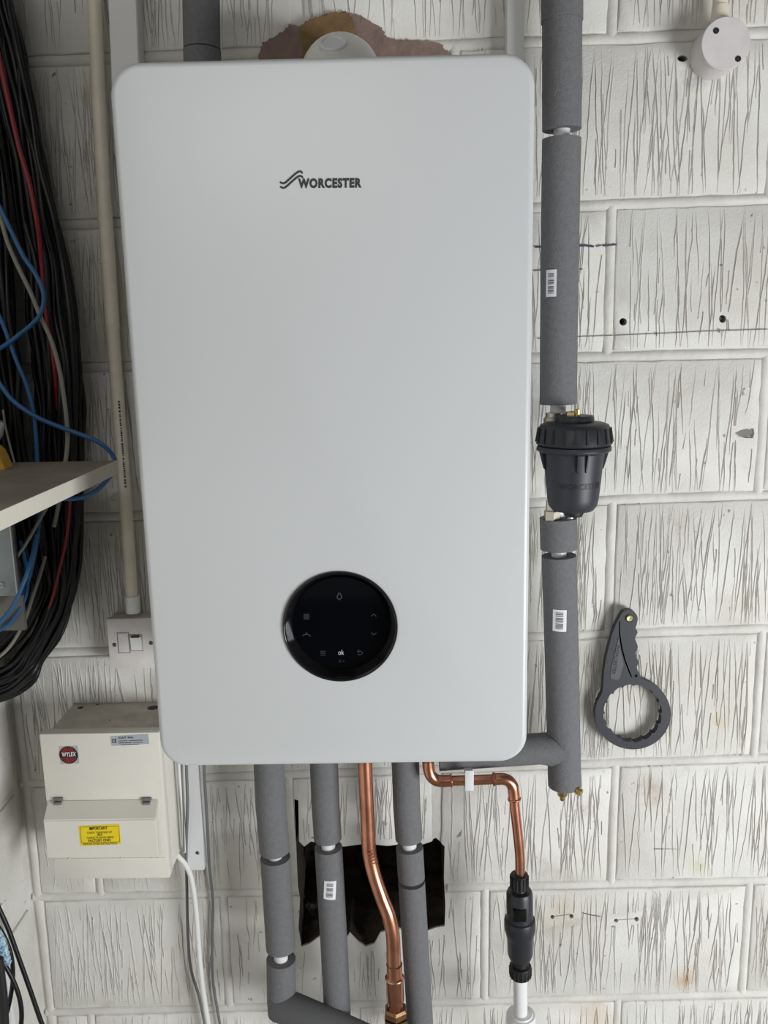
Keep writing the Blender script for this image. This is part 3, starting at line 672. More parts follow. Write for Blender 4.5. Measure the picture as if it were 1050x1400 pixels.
# ------------------------------------------------------------------ copper gas pipe and its fittings
gp = empty('gas_pipe', at(541, 1400, -.13), 'bare copper pipe with a kinked bend dropping from the middle of the boiler', 'pipe')
GP = [at(x, y, Yy) for x, y, Yy in ((497, 1000, -.12), (499.5, 1060, -.12), (502, 1110, -.12), (504, 1155, -.12))]
GP2 = spline([at(x, y, Yy) for x, y, Yy in ((504, 1155, -.12), (506, 1172, -.12), (512, 1197, -.122), (522, 1227, -.126), (531, 1250, -.13), (536.5, 1275, -.132), (538, 1300, -.132), (539, 1335, -.132))], 8)
part('pipe', tube(GP[:-1]+GP2, .0112, 28), M_COPPER, gp, 60)
for i, y in enumerate((1166, 1170, 1174, 1178)):
    x = 506.5+(y-1166)*.3; part('bend_wrinkle', tube([at(x-6+i, y+1, -.133), at(x+1, y+2.5, -.1352), at(x+7, y-1, -.1335)], [.0005, .0012, .0004], 8), M_COPPER, gp, 60)
g0, g1 = at(539, 1318, -.132), at(541, 1386, -.132); ax = (g1-g0).normalized(); gl = (g1-g0).length
part('coupling', lathe(g0, [(.0114, 0), (.0124, .0006), (.0124, gl*.23), (.0146, gl*.25), (.0150, gl*.28), (.0146, gl*.31), (.0141, gl*.34), (.0141, gl*.70), (.0128, gl*.73), (.0128, gl*1.1)], ax, 32), M_COPPER, gp, 30)
part('solder_ring', lathe(g0+ax*gl*.27, [(.0150, -.0012), (.0157, 0), (.0150, .0012)], ax, 32), M_SOLDER, gp)
part('solder_ring', lathe(g0+ax*gl*.005, [(.0121, -.0007), (.0129, 0), (.0121, .0007)], ax, 32), M_BRONZE, gp)
part('solder_ring', lathe(g0+ax*gl*.725, [(.0130, -.0007), (.0139, 0), (.0130, .0007)], ax, 32), M_BRONZE, gp)
nt0 = at(541, 1377, -.132)
part('compression_nut', join(lathe(nt0, [(.0130, -.001), (.0165, .000), (.0195, .004), (.0195, .013), (.0170, .0135), (.0170, .016)], ax, 6), lathe(nt0+ax*.017, [(.0205, 0), (.0205, .012), (.016, .0125), (.016, .03)], ax, 6)), M_BRONZE, gp, 25)

# ------------------------------------------------------------------ small copper discharge pipe, valve and waste
sp = empty('discharge_pipe', at(711, 1195, -.12), 'thin copper pipe with two elbows and a white clip under the right of the boiler', 'pipe')
YD = -.115; rd = .0078
pts = [at(x, y, YD) for x, y in ((585, 1015), (585.5, 1046))]
pts += spline([at(x, y, YD) for x, y in ((585.5, 1046), (587, 1057), (593, 1065), (603, 1068))], 5)[1:]
pts += [at(640, 1067, YD), at(685, 1065, YD)]
pts += spline([at(x, y, YD) for x, y in ((685, 1065), (694, 1066.5), (700, 1073), (702, 1084))], 5)[1:]
pts += spline([at(x, y, YD) for x, y in ((702, 1084), (704.5, 1110), (709, 1150), (711, 1175), (711, 1200))], 4)[1:]
part('pipe', tube(pts, rd, 20), M_COPPER, sp, 60)
for ps in ([(585.3, 1040), (586, 1050), (589, 1060), (596, 1066.5), (606, 1068), (616, 1067.6)], [(676, 1065.5), (687, 1065), (695, 1067.5), (700.5, 1074), (702.3, 1084), (703, 1092)]):
    part('elbow', tube(spline([at(x, y, YD) for x, y in ps], 5), .0091, 20), M_COPPER, sp, 60)
for x, y, x2, y2 in ((616, 1067.6, 617.5, 1067.5), (674.5, 1065.6, 676.5, 1065.5), (703, 1091, 703.2, 1093)):
    a, b = at(x, y, YD), at(x2, y2, YD); part('elbow_bead', tube([a-(b-a)*.5, a, b, b+(b-a)*.5], [.009, .0104, .0104, .009], 20), M_COPPER, sp)
c = at(641, 1066.5, YD); part('pipe_clip', join(box(c.x-.0066, c.x+.0066, YD-.0105, YD-.0085, c.z-.0125, c.z+.021, .0007), box(c.x-.0066, c.x+.0066, YD-.009, -0.004, c.z+.0085, c.z+.0115), box(c.x-.0066, c.x+.0066, YD-.009, YD+.008, c.z-.0125, c.z-.0100)), M_WHITE, sp)
cv = empty('tundish_valve', at(712, 1335, YD), 'black plastic waste valve joining the copper pipe to the white pipe', 'valve')
v0, v1 = at(710, 1195, YD), at(711.5, 1335, YD); ax = (v1-v0).normalized(); L = (v1-v0).length; kk = L/140; vr = 1/ppm(711, 1265, YD)
def vp(pr): return [(r*vr, (y-1195)*kk) for r, y in pr]
part('top_nut', join(lathe(v0, vp([(8.2, 1195), (11.5, 1195.5), (11.8, 1213), (9, 1215)]), ax, 24)), M_NEAR, cv, 30)
V, Fs = [], []
bd = part('valve_body', lathe(v0, vp([(8, 1212), (9, 1216), (16, 1217), (17.8, 1221), (18, 1254), (20.5, 1255), (21.3, 1258), (21.2, 1268), (18.8, 1278), (17.6, 1280), (17.2, 1302), (15.2, 1308), (10, 1310)]), ax, 40), M_BLACK, cv, 35)
c = at(708, 1240, YD); part('window', box(c.x-9*vr, c.x+9*vr, YD-18.6*vr, YD-12*vr, c.z-9.5*vr, c.z+9*vr, .0006), mat('black_gloss', (6, 6, 7), .15), cv)
part('bottom_nut', lathe(v0, vp([(9, 1304), (13, 1308), (13, 1313), (11, 1314), (11, 1318), (14.6, 1319), (15.2, 1322), (14.2, 1334), (9.5, 1335)]), ax, 32), M_NEAR, cv, 35)
for nm, (y0, y1, rr, cnt) in (('top_nut_ribs', (1197, 1212, 12.1, 16)), ('bottom_nut_ribs', (1321, 1333, 14.9, 18))):
    bx = []
    for i in range(cnt):
        a = 2*math.pi*i/cnt; u = Vector((math.sin(a), -math.cos(a), 0)); bx.append(tube([v0+ax*((y0-1195)*kk)+u*rr*vr, v0+ax*((y1-1195)*kk)+u*(rr-.2)*vr], 1.0*vr, 6))
    part(nm, join(*bx), M_NEAR, cv)
wp = empty('waste_pipe', at(712, 1440, YD), 'white plastic waste pipe with a wide collar below the black valve', 'pipe')
w0, w1 = at(711, 1328, YD), at(712.5, 1440, YD)
part('pipe', tube([w0, w1], 9.6*vr, 28), M_WHITE, wp)
q = at(712.3, 1385, YD); part('collar', lathe(q, [(9.6*vr, .0), (15.5*vr, .0005), (16.5*vr, -.0015), (19.5*vr, -.002), (20.3*vr, -.004), (20.3*vr, -.03), (18*vr, -.032)], (0, 0, 1), 40), M_WHITE, wp)

# ------------------------------------------------------------------ round conduit box, top right
jb = at(972, 74, -0.002); jf = at(994, 58, -.055)
jr = 33.5/ppm(985, 65, -.05)
j = empty('conduit_box', jb, 'round white junction box on a conduit at the top right', 'junction box')
jc = Vector((jf.x-.004, 0, jf.z-.0))
jbx = Vector((jf.x, 0.0, jf.z))
part('box_body', lathe(jbx, [(jr*.99, 0), (jr*1.0, -.044), (jr*.985, -.0455)], (0, 1, 0), 56), M_BOX, j)
part('box_lid', lathe(jbx, [(jr*.985, -.0445), (jr*1.01, -.046), (jr*1.01, -.0505), (jr*.985, -.052), (0, -.052)], (0, 1, 0), 56), M_BOX, j)
for px, py in ((979, 42), (1009, 80.5)):
    q = at(px, py, -.052); part('screw_recess', lathe((q.x, -.0522, q.z), [(0, -.0001), (.0034, -.0001), (.0040, -.0006), (.0040, .0008)], (0, 1, 0), 18), M_NEAR, j)
    part('screw', lathe((q.x, -.0524, q.z), [(0, -.0003), (.0016, -.0003), (.002, .0004)], (0, 1, 0), 12), MATS['dark_steel'], j)
P = [at(983, 50, -.028), at(985, 10, -.028), at(988, -60, -.028)]; P[0].x = jbx.x-.001
part('conduit_pipe', tube(P, .0095, 24), M_CREAM, j)
a, b = at(984, 36, -.028), at(985.2, 8, -.028); part('conduit_spigot', tube([a, b], [.0128, .0112], 24), M_CREAM, j)

# ------------------------------------------------------------------ filter spanner hanging on the wall
def cp(pts): return [(800+x/6.362, 820+y/6.362) for x, y in pts]
outer = [(302+0, 150)]+[(380+78*math.cos(math.radians(a)), 168-78*math.sin(math.radians(a))) for a in range(165, -11, -15)]
outer += [(452, 205), (438, 245), (452, 270), (457, 285), (450, 300), (437, 325), (436, 345), (450, 380), (459, 405), (455, 425), (441, 455), (439, 475), (452, 510), (464, 540), (461, 560), (449, 583), (458, 615), (478, 655), (482, 682)]
outer += [(416+329*math.sin(math.radians(a)), 993-309*math.cos(math.radians(a))) for a in range(14, 286, 6)]
outer += [(106, 890), (125, 855), (145, 815), (156, 765), (160, 690), (168, 600), (185, 500), (210, 395), (240, 285), (275, 200)]
inner = []
for i in range(16):
    for f, r in ((0, 252), (.34, 256), (.66, 256), (.70, 246), (.80, 240), (.90, 246)):
        a = 2*math.pi*(i+f)/16+.1; inner.append((414+r*1.0*math.sin(a), 988-r*.985*math.cos(a)))
slotL = [(294, 185), (294, 300), (313, 430), (344, 540), (383, 640), (402, 676)]; slotR = [(410, 672), (394, 636), (356, 536), (326, 426), (306, 300), (304, 185)]
pin = circle(443, 661, 13, 14); YW = -0.024
sw = empty('filter_spanner', at(863, 1025, -.012), 'dark grey plastic ring spanner hung from a screw on the right wall', 'spanner')
slot = slotL+slotR
body = part('spanner_body', plate([pxloop(cp(outer), YW), pxloop(cp(inner), YW), pxloop(cp(slot), YW), pxloop(cp(pin), YW)], YW, YW+.013), M_BLACK2, sw, 30)
part('slot_shade', plate([pxloop(cp([(285, 180), (285, 305), (305, 440), (338, 548), (376, 650), (400, 695), (465, 690), (400, 630), (362, 530), (332, 420), (312, 300), (310, 180)]), YW)], YW+.0125, YW+.0138), M_NEAR, sw)  # black sheet standing in for the deep shade inside the slot
gl_ = [(290, 330), (250, 490), (226, 600), (217, 655), (224, 680), (245, 693), (285, 695), (303, 680), (318, 620), (334, 560), (312, 470), (300, 400)]
lp = part('name_plate', plate([pxloop(cp(gl_), YW)], YW-.0008, YW+.001), mat('worn_grey_plastic', (84, 85, 90), .45), sw)
P_, Fs = text2d('WORCESTER', .02); V = []
for u, v in P_:
    x = 300-45*u+(-12+24*v)*1.3-6; y = 395+258*u+(-6+6*v); q = cp([(x-4, y)])[0]; V.append(at(q[0], q[1], YW-.0011))
part('lettering', (V, Fs), M_NEAR, lp)
q = at(860.5, 844.8, YW)
part('hanging_screw', join(lathe((q.x, YW-.0005, q.z), [(.0018, -.0002), (.0022, -.0018), (.0044, -.0026), (.0050, -.0008), (.0050, .002)], (0, 1, 0), 24), lathe((q.x, YW, q.z), [(.002, .001), (.002, .03)], (0, 1, 0), 10)), mat('yellow_zinc', (236, 226, 160), .35, .6), sw)
part('screw_recess', lathe((q.x, YW-.0002, q.z-.0008), [(0, -.0002), (.0068, -.0002), (.0070, .001)], (0, 1, 0), 24), M_NEAR, sw)

# ------------------------------------------------------------------ left: conduit, spur switch
cdt = empty('conduit', at(182, 832, -.03), 'cream plastic conduit running down beside the left of the boiler', 'conduit')
CP = spline([at(x, y, -.032) for x, y in ((126, -60), (129.5, 0), (136, 150), (144, 300), (154, 450), (165, 600), (174, 720), (181.5, 832))], 8)
part('conduit_pipe', tube(CP, .0098, 24), M_CREAM, cdt, 60)
i = min(range(len(CP)), key=lambda k_: abs(CP[k_].z-at(143, 272, -.032).z))
part('conduit_joint', tube([CP[i], CP[i+9]], .0106, 24), M_CREAM, cdt)
a, b = at(181, 814, -.032), at(182.5, 837, -.032); part('conduit_coupler', tube([a, b], [.0112, .0112], 24), M_WHITE, cdt)
bx = []; rr = random.Random(5)
yy = 548
while yy < 668:
    h = rr.choice((1.2, 1.8, 2.6)); i = min(range(len(CP)), key=lambda k_: abs(CP[k_].z-at(170, yy, -.032).z)); p = CP[i]; xx = 165+ (yy-600)*.077
    z0, z1 = at(xx, yy, -.042).z, at(xx, yy+h, -.042).z; cx_ = at(xx+1.5, yy, -.042).x
    bx.append(box(cx_-.0011, cx_+.0011, -.0424, -.0412, z1, z0)); yy += h+rr.choice((1.0, 1.4, 2.6))
part('printing', join(*bx), M_INK, cdt)
SY = -.040
sx0, sx1 = at(147.5, 880, SY).x, at(147.5, 880, SY).x+.084; sz1, sz0 = at(175, 845.5, SY).z, at(180, 914, SY).z
ss = empty('fused_spur_switch', ((sx0+sx1)/2, 0, sz0), 'white fused spur switch plate half hidden by the left side of the boiler', 'switch')
part('back_box', box(sx0+.002, sx1-.002, SY+.009, -.0005, sz0+.002, sz1-.002, .002), M_BOX, ss)
pl_ = part('face_plate', box(sx0, sx1, SY, SY+.009, sz0, sz1, .0022), M_BOX, ss)
def sbox(nm, x0, y0, x1, y1, f, d, m, par=ss): a, b = at(x0, y1, SY), at(x1, y0, SY); return part(nm, box(a.x, b.x, SY-f, SY+d, a.z, b.z, .0006), m, par)
def sframe(nm, x0, y0, x1, y1, m):
    a, b = at(x0, y1, SY), at(x1, y0, SY); t = .0008
    return part(nm, plate([[(a.x, a.z), (b.x, a.z), (b.x, b.z), (a.x, b.z)], [(a.x+t, a.z+t), (b.x-t, a.z+t), (b.x-t, b.z-t), (a.x+t, b.z-t)]], SY-.0004, SY+.001), m, ss)
sframe('carrier_gap', 162, 864, 176, 893, M_DGREYC); sbox('fuse_carrier', 163, 866, 175, 892, .0012, .002, M_BOX)
sframe('rocker_gap', 179, 867, 194, 890, M_GREYC)
a, b = at(180, 889, SY), at(193.5, 870, SY)
V = [Vector((a.x, SY-.001, a.z)), Vector((b.x, SY-.001, a.z)), Vector((b.x, SY-.0045, b.z)), Vector((a.x, SY-.0045, b.z)), Vector((a.x, SY+.001, a.z)), Vector((b.x, SY+.001, a.z)), Vector((b.x, SY+.001, b.z)), Vector((a.x, SY+.001, b.z))]
part('rocker', (V, [(0, 1, 2, 3), (4, 5, 6, 7), (0, 1, 5, 4), (1, 2, 6, 5), (2, 3, 7, 6), (3, 0, 4, 7)]), M_WHITE, ss)
sbox('neon_mark', 180, 868.2, 191, 871, .0048, .0, mat('dark_red', (78, 34, 34), .4))
for px, py in ((156.5, 881.5), (206.5, 879)):
    q = at(px, py, SY); part('screw', lathe((q.x, SY, q.z), [(0, -.0004), (.0026, -.0008), (.0034, -.0003), (.0034, .001)], (0, 1, 0), 16), MATS['dark_steel'], ss)

# ------------------------------------------------------------------ consumer unit
tb = at(99, 962, -.002); UX0, UZ1 = tb.x, tb.z
YU = min((abs((at(52, 996, y)-Vector((UX0, y, UZ1))).length), y) for y in [-.06-.002*i for i in range(60)])[1]
UX1 = at(225, 1100, YU).x; UZ0 = at(150, 1202, YU).z
cu = empty('consumer_unit', ((UX0+UX1)/2, 0, UZ0), 'cream metal fuse board with a yellow warning label below the spur switch', 'fuse box')
M_mix = [M_CUB, M_CUTOP]
bd = part('enclosure', box(UX0+.002, UX1-.001, YU+.018, -.001, UZ0+.003, UZ1, .0015), M_CUB, cu)
part('dusty_top', box(UX0+.003, UX1-.002, YU+.02, -.002, UZ1-.0005, UZ1+.0006), M_CUTOP, bd, label='dusty stained top of the fuse board')
for px, py, r in ((110, 968, .0048), (133, 964, .0022), (209, 968, .009), (178, 988, .006), (150, 985, .0016), (100, 986, .006)):
    d = FWD+CR*((px-525)/F)-CU*((py-700)/F); q = CAM+d*((UZ1-CAM.z)/d.z)
    part('knockout', lathe((q.x, q.y, UZ1+.0006), [(0, .0004), (r*.8, .0004), (r, 0), (r, -.0006)], (0, 0, 1), 18), M_NEAR if r in (.0048, .009, .0022, .0016) else M_CUTOP, bd)
UXF = at(52, 996, YU).x
part('front_cover', box(UXF, UX1, YU, YU+.0185, UZ0, UZ1+.0008, .003), M_CUB, cu)
hz1, hz0 = at(140, 1093, YU).z, at(150, 1171, YU).z; YH = YU-.024
hx0, hx1 = at(66, 1100, YU).x, at(218, 1100, YU).x; hzt = at(140, 1121, YH).z; hzb = at(150, 1172, YH).z
V = [Vector(p) for p in ((hx0, YU, hz1), (hx1, YU, hz1), (hx0, YH, hzt), (hx1, YH, hzt), (hx0, YH, hzb), (hx1, YH, hzb), (hx0+.001, YU, hzb-.004), (hx1+.001, YU, hzb-.004))]
bm = bmesh.new(); vs = [bm.verts.new(v) for v in V]
for f in ((0, 1, 3, 2), (2, 3, 5, 4), (4, 5, 7, 6), (0, 2, 4, 6), (1, 7, 5, 3), (0, 6, 7, 1)): bm.faces.new([vs[i] for i in f])
bmesh.ops.recalc_face_normals(bm, faces=bm.faces); bmesh.ops.bevel(bm, geom=list(bm.edges), offset=.0014, segments=2, affect='EDGES'); bm.verts.index_update()
lid = part('hinged_lid', ([v.co.copy() for v in bm.verts], [tuple(v.index for v in f.verts) for f in bm.faces]), M_CUB, cu); bm.free()
for px in (80, 201):
    q = at(px, 1092, YU); part('hinge_clip', join(box(q.x-.0075, q.x+.0075, YU-.004, YU+.001, q.z-.002, q.z+.003, .0008), box(q.x-.006, q.x+.006, YU-.0075, YU, q.z-.0065, q.z-.0025, .0006)), M_DGREYC, lid)
part('bottom_lip', box(UXF+.004, UX1-.004, YU-.0012, YU+.001, at(150, 1176, YU).z-.0012, at(150, 1172, YU).z-.001, .0005), M_CUB, cu)
# labels
def sticker_px(nm, bl, br, tl, Y, m, par, lift=.0004):
    a, b, c = at(*bl, Y), at(*br, Y), at(*tl, Y); d = b+c-a; n_ = Vector((0, -lift, 0))
    return part(nm, ([a+n_, b+n_, d+n_, c+n_, a, b, d, c], [(0, 1, 2, 3), (0, 1, 5, 4), (1, 2, 6, 5), (2, 3, 7, 6), (3, 0, 4, 7)]), m, par)
yl = sticker_px('warning_label', (110, 1156.5), (165.5, 1154), (107.5, 1129), YH, M_YLABEL, cu)
tx = [('IMPORTANT', 122, 147, 1134.6, 3.6, .025), ('CHECK TIGHTNESS OF', 119, 153, 1139.6, 2.2, 0), ('ALL', 133, 140.5, 1142.6, 3.0, .02), ('CONNECTIONS INCLUDING', 118.5, 155.5, 1146.5, 2.2, 0), ('FACTORY ONES', 121, 151.5, 1150.8, 3.0, .02), ('REMOVE AFTER INSTALLATION', 114, 160, 1155.0, 2.0, 0)]
part('lettering', join(*[text_px(s, (x0, y+.6), (x1, y-.6), (x0-.1, y-h), YH-.0007, b_) for s, x0, x1, y, h, b_ in tx]), M_NEAR, yl)
part('label_border', join(*[strip_px(l, .0005, YH-.0004, .0003) for l in ([(109.6, 1131), (162.5, 1129.3), (163.6, 1151)], [(109.6, 1131), (111.4, 1152.7)], [(111.4, 1152.7), (163.6, 1151)])]), M_NEAR, yl)
wb = sticker_px('badge', (83, 1044.5), (108.5, 1043.5), (80.5, 1020.5), YU, M_SILVER, cu)
c = at(94, 1032, YU); rB = 12.2/ppm(94, 1032, YU)
part('badge_disc', plate([circle(c.x, c.z, rB, 36)], YU-.0008, YU), M_REDP, wb)
st_ = []
for i in range(-4, 5):
    x = i*rB*.22; h = math.sqrt(max(0, 1-(i*.22)**2))*rB*.92
    for s in (-1, 1): st_.append(box(c.x+x-.0008, c.x+x+.0008, YU-.0010, YU-.0006, c.z+min(s*rB*.34, s*h), c.z+max(s*rB*.34, s*h)))
part('badge_stripes', join(*st_, box(c.x-rB*1.0, c.x+rB*1.0, YU-.0011, YU-.0006, c.z-rB*.3, c.z+rB*.3), plate([circle(c.x, c.z, rB*1.04, 36), circle(c.x, c.z, rB*.94, 36)], YU-.0010, YU)), M_NEAR, wb)
part('lettering', text_px('WYLEX', (84.5, 1034.8), (103.8, 1034.0), (84.4, 1028.8), YU-.0014, .025), M_WHITE, wb)
rl_ = sticker_px('rating_label', (152.5, 1019.8), (204, 1016.8), (151, 1006.5), YU, M_SILVER, cu)
part('lettering', join(text_px('CE', (153, 1016), (159.2, 1015.6), (152.9, 1010.5), YU-.0008, .03), text_px('CAT No.', (162, 1010.5), (183, 1009.4), (161.9, 1007.6), YU-.0008, .03),
     *[strip_px([(x0, y), (x1, y-(x1-x0)*.045)], .0009, YU-.0004, .0003) for x0, x1, y in ((162, 174, 1013.3), (176, 195, 1012.7), (162, 180, 1016), (182, 195, 1015.1), (165, 190, 1018.4), (201.4, 202.2, 1012))]), M_INK, rl_)
for px in (95, 166, 207, 216):
    q = at(px, 1173.5, YU-.001); part('rivet', lathe((q.x, YU-.001, q.z), [(0, -.0009), (.0012, -.0007), (.0018, .0003)], (0, 1, 0), 10), M_CUB, cu)

# ------------------------------------------------------------------ thin cables below the boiler, left
def cable(label, pts, dpx, m, Y=None, group=None, n=8, seg_=10, name='cable', cat='cable'):
    P = pxpath(pts, Y, n); mid = pts[len(pts)//2]; r = dpx/ppm(mid[0], mid[1], mid[2] if len(mid) > 2 else Y)/2
    o = part(name, tube(P, r, seg_), m, None, 60); return tag(o, label, cat, group)
cable('thick white flex leaving the lower right of the fuse board', [(236, 1160, -.05), (243, 1170, -.045), (254, 1183, -.04), (262, 1203, -.036), (268, 1245, -.034), (273, 1310, -.034), (280, 1370, -.036), (292, 1440, -.04)], 7, M_WHITEC)
cable('grey cable hanging just left of the thick white flex', [(254, 940, -.04), (255, 1048, -.04), (256.5, 1100, -.04), (254.5, 1160, -.032), (255.5, 1215, -.02), (257, 1280, -.012), (261, 1325, -.012), (272, 1362, -.012), (280, 1400, -.012), (290, 1450, -.014)], 4, M_DGREYC)
cable('thin grey cable hanging to the right of the short trunking end', [(276.5, 940, -.035), (279, 1048, -.035), (283, 1120, -.03), (286, 1180, -.016), (291, 1235, -.01), (290, 1290, -.01), (291, 1340, -.01), (298, 1385, -.01), (308, 1440, -.012)], 3.8, M_DGREYC)
cable('thin white cable between the fuse board and the short trunking end', [(243, 940, -.05), (244.5, 1048, -.05), (249, 1100, -.05), (252, 1165, -.05)], 4.5, M_WHITEC)
cable('thin dark green-grey cable along the fuse board side', [(247.5, 940, -.062), (248.5, 1048, -.062), (250.5, 1100, -.062), (251.5, 1165, -.056)], 2.4, M_DGREYC)

# ------------------------------------------------------------------ left: shelf, cable loom, metal box
SHY = -.165
sc_ = at(160.5, 629.5, SHY); sb = at(160.5, 647.5, SHY); XS, ZS = sc_.x, sc_.z; SHT = sc_.z-sb.z
shf = empty('shelf', (XC+.1, -.5, ZS-SHT), 'white-edged board shelf on the left above the metal box', 'shelf')
part('board', box(XC+.001, XS-.0012, -1.0, SHY, ZS-SHT, ZS, .0006), M_SHELF, shf)
part('edge_strip', box(XS-.0012, XS, -1.0, SHY, ZS-SHT, ZS+.0002), M_SHELFE, shf, label='cream laminate edge strip')
def loom(i, t, Y, rad, m, jit):
    rr = random.Random(i*17+3); g = lambda s: rr.uniform(-s, s)*jit
    R_ = [(10, -60), (17, 0), (35, 75), (47, 150), (63, 220), (80, 300), (95, 360), (106, 430), (112, 500), (114.5, 560), (114.5, 625), (112, 690), (109, 760), (103, 800), (95, 840), (82, 872), (60, 905), (46, 930), (18, 950), (-20, 960), (-60, 955)]
    L_ = [(-80, -60), (-74, 0), (-66, 75), (-56, 150), (-46, 220), (-44, 300), (-44, 360), (-42, 430), (-38, 500), (-32, 560), (-22, 625), (0, 690), (14, 760), (32, 800), (20, 830), (6, 850), (-10, 866), (-24, 874), (-40, 880), (-60, 884), (-80, 886)]
    wob = g(4); out = []
    for j, (a, b) in enumerate(zip(R_, L_)):
        u = min(1, max(0, t+rr.uniform(-.035, .035)*jit)); y = Y+rr.uniform(-.006, .006)*jit
        out.append((a[0]+(b[0]-a[0])*u, a[1]+(b[1]-a[1])*u, y))
    return out
ts = []
n_l = 0
LG = 'black cables in the hanging loom'
for layer, (Y, cnt, t0, t1) in enumerate(((-.028, 20, .02, 1.0), (-.050, 20, .0, .97), (-.072, 19, .02, .98), (-.096, 17, .05, .95))):
    for i in range(cnt):
        t = t0+(t1-t0)*(i+.5)/cnt
        if layer < 4 and .44 < t < .60: continue
        cable('black cable in the thick loom hanging at the left edge', loom(n_l, t, Y, 0, None, 1.0), 7.4+random.uniform(-.9, 1.4), M_CABLE, group=LG, n=4, seg_=8); n_l += 1
cable('red cable showing among the black loom at the upper left', [(-12, 30, -.118), (0, 84, -.118), (12, 140, -.118), (27, 205, -.118), (40, 250, -.118), (50, 300, -.116), (54, 330, -.108), (58, 370, -.100), (62, 420, -.100), (70, 470, -.100), (75, 510, -.098), (79, 560, -.085)], 6.5, M_RED)
cable('red cable in the black loom below the shelf', [(97, 640, -.122), (95.5, 690, -.122), (93, 720, -.122), (88, 750, -.122), (82, 775, -.118), (74, 810, -.112), (66, 835, -.10)], 4.2, M_RED)
cable('beige cable curving down through the loom to the shelf back', [(-25, 240, -.125), (0, 297, -.125), (10, 330, -.125), (25, 365, -.125), (42, 400, -.125), (55, 432, -.125), (70, 465, -.125), (80, 500, -.125), (87, 540, -.125), (91.5, 580, -.125), (92, 610, -.125), (88, 640, -.125), (82, 680, -.12), (74, 720, -.115)], 6, M_GREYC)
cable('blue cable bending back on itself in front of the upper loom', [(-25, 240, -.135), (0, 284, -.135), (15, 315, -.135), (32, 350, -.135), (47, 372, -.137), (57, 392, -.138), (60, 410, -.138), (55, 430, -.138), (42, 445, -.137), (26, 458, -.136), (13, 468, -.135), (-6, 480, -.13)], 6.2, M_BLUE)
cable('blue cable dropping steeply behind the shelf', [(-18, 400, -.13), (0, 434, -.13), (12, 464, -.13), (22, 492, -.13), (34, 520, -.13), (42, 545, -.13), (47, 570, -.13), (49.5, 600, -.13), (51.5, 640, -.13), (54, 690, -.125), (52, 730, -.13), (46, 765, -.135), (38, 795, -.14), (25, 825, -.16), (5, 848, -.18), (-15, 862, -.19)], 5.6, M_BLUE)
cable('blue cable sweeping right across the loom and dropping round the shelf corner', [(-20, 495, -.15), (0, 525, -.15), (18, 548, -.15), (48, 569, -.15), (80, 583, -.15), (110, 594, -.15), (130, 602, -.148), (146, 613, -.145), (156, 626, -.14), (157, 640, -.138), (150, 652, -.14), (135, 668, -.142), (118, 678, -.144), (100, 682, -.145), (80, 681, -.145), (66, 677, -.145)], 6.2, M_BLUE)
cable('blue cable looping in front of the metal box under the shelf', [(50, 732, -.16), (46, 752, -.18), (40, 775, -.20), (31, 800, -.21), (18, 828, -.215), (0, 851, -.22), (-20, 868, -.22)], 6, M_BLUE)
cable('blue cable looping to the right of the metal box under the shelf', [(28, 740, -.14), (33, 762, -.15), (37, 785, -.16), (36, 810, -.18), (28, 832, -.195), (14, 852, -.2), (0, 861, -.205), (-20, 872, -.21)], 5.6, M_BLUE)
cable('grey cable slanting down from under the shelf across the loom', [(72, 680, -.135), (66, 690, -.135), (50, 718, -.14), (36, 742, -.145), (24, 760, -.15), (14, 775, -.15)], 4.8, M_GREYC)
cable('beige cable on the inner edge of the lower loom', [(62, 760, -.12), (55, 785, -.122), (45, 815, -.124), (37, 840, -.126), (24, 868, -.126), (8, 890, -.126), (-15, 908, -.126)], 4.6, M_GREYC)
cable('thin grey cable left of the blue cables above the shelf', [(4, 560, -.10), (8, 585, -.10), (14, 610, -.10), (22, 640, -.10)], 3.2, M_GREYC)
# metal box
MBY = -.20
mb = empty('metal_box', at(5, 862, MBY), 'galvanised steel box under the shelf at the left edge', 'box')
a = at(24, 815, MBY); ztop = ZS-SHT-.002
part('box_body', box(XC+.002, a.x, MBY, MBY+.012, a.z, ztop, .001), M_GALV, mb)
part('edge_fold', box(a.x-.001, a.x+.0012, MBY-.0012, MBY+.013, a.z, ztop, .0003), M_STEEL, mb)
b = at(30, 862, MBY+.004); part('lower_panel', box(XC+.002, a.x+.004, MBY+.004, MBY+.012, b.z, a.z-.0005, .001), M_GALV2, mb)
q = at(3, 800, MBY); part('screw', lathe((q.x, MBY, q.z), [(0, -.001), (.002, -.002), (.0042, -.0014), (.0046, .0005)], (0, 1, 0), 16), M_STEEL, mb)
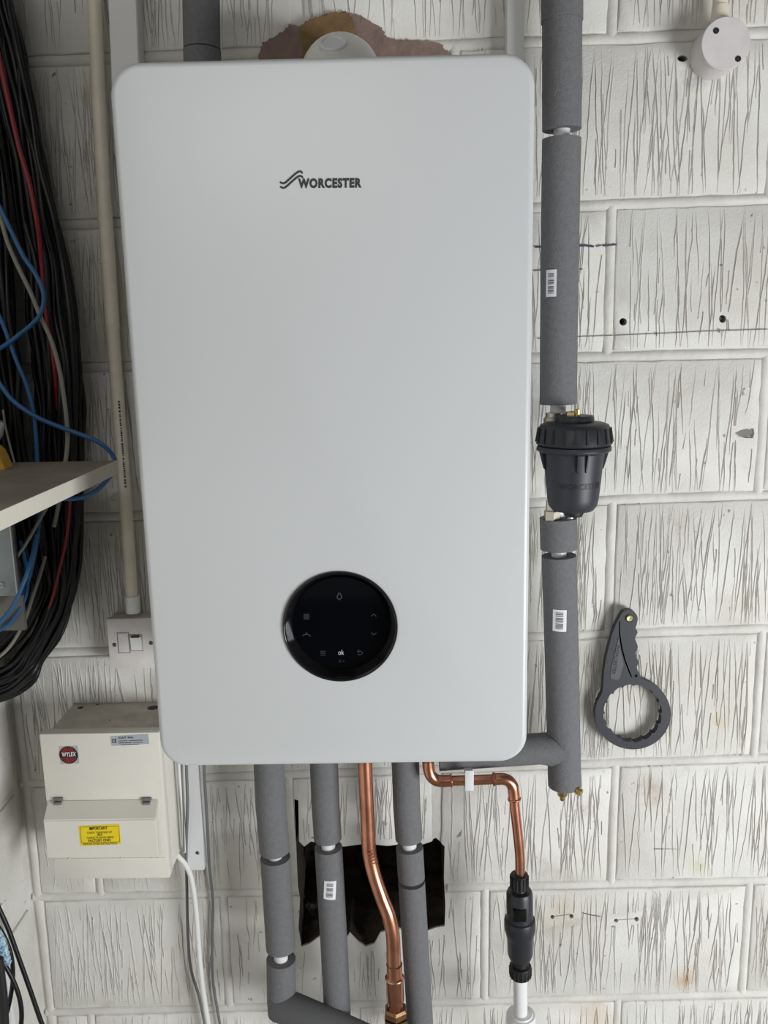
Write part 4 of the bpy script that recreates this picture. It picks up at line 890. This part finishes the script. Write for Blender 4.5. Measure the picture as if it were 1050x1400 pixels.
# yellow tool end on the shelf
d = FWD+CR*((0-525)/F)-CU*((641-700)/F); q = CAM+d*((ZS-CAM.z)/d.z)
yt = empty('hand_tool', q, 'yellow and grey tool end standing on the shelf at the left edge', 'tool')
Yt = q.y
loop = [(x, max(z, ZS+.0003)) for x, z in pxloop([(-26, 645), (12, 641), (11, 636), (6, 624), (2, 616), (-4, 610), (-26, 606)], Yt)]
part('yellow_body', plate([loop], Yt-.012, Yt+.012), M_YELLOW, yt)
part('grey_head', tube([at(-20, 606, Yt), at(-10, 602, Yt), at(-3, 592, Yt), at(2, 576, Yt)], [.008, .008, .007, .005], 14), M_DGREYC, yt)

# ------------------------------------------------------------------ bottom left: black leads, rope end, white and grey pieces
cable('outermost black lead crossing the bottom left corner', [(-30, 1180, -.20), (0, 1245, -.20), (12, 1272, -.20), (25, 1308, -.20), (40, 1350, -.20), (58, 1402, -.20), (80, 1460, -.2)], 6.6, M_CABLE)
cable('black lead curling back to the left at the bottom left', [(-25, 1240, -.215), (-6, 1262, -.215), (8, 1285, -.215), (16, 1310, -.215), (17.5, 1340, -.215), (13, 1370, -.215), (8, 1388, -.216), (0, 1394, -.217), (-20, 1390, -.218)], 6, M_CABLE)
cable('short black lead bending down between the other two at the bottom left', [(-8, 1292, -.225), (6, 1318, -.225), (17, 1338, -.226), (26, 1362, -.226), (29.5, 1385, -.226), (28, 1410, -.226), (24, 1450, -.225)], 6.4, M_CABLE)
rp = pxpath([(-14, 1262, -.235), (0, 1284, -.235), (6, 1302, -.235), (10.5, 1314, -.235), (12.5, 1319, -.235)], None, 6); nn = len(rp)
o = part('rope', tube([p+Vector((.0006*math.sin(i*2.1), -.0006*math.cos(i*2.1), 0)) for i, p in enumerate(rp)], [.0065-(.005*(i/(nn-1))**3)+.0007*(i % 2) for i in range(nn)], 10), M_ROPE); tag(o, 'frayed blue and white rope end among the black leads', 'rope')
o = part('white_panel', plate([pxloop([(-20, 1235), (1, 1240), (8, 1325), (16, 1392), (22, 1440), (-20, 1440)], -.19)], -.19, -.182), M_WHITE); tag(o, 'white plastic panel behind the black leads at the bottom left', 'panel')
o = part('dark_tube', tube([at(-2, 1310, -.245), at(4, 1360, -.245), at(9, 1450, -.245)], .0065, 20), M_NEAR); tag(o, 'dark grey round tube at the very bottom left corner', 'tube')
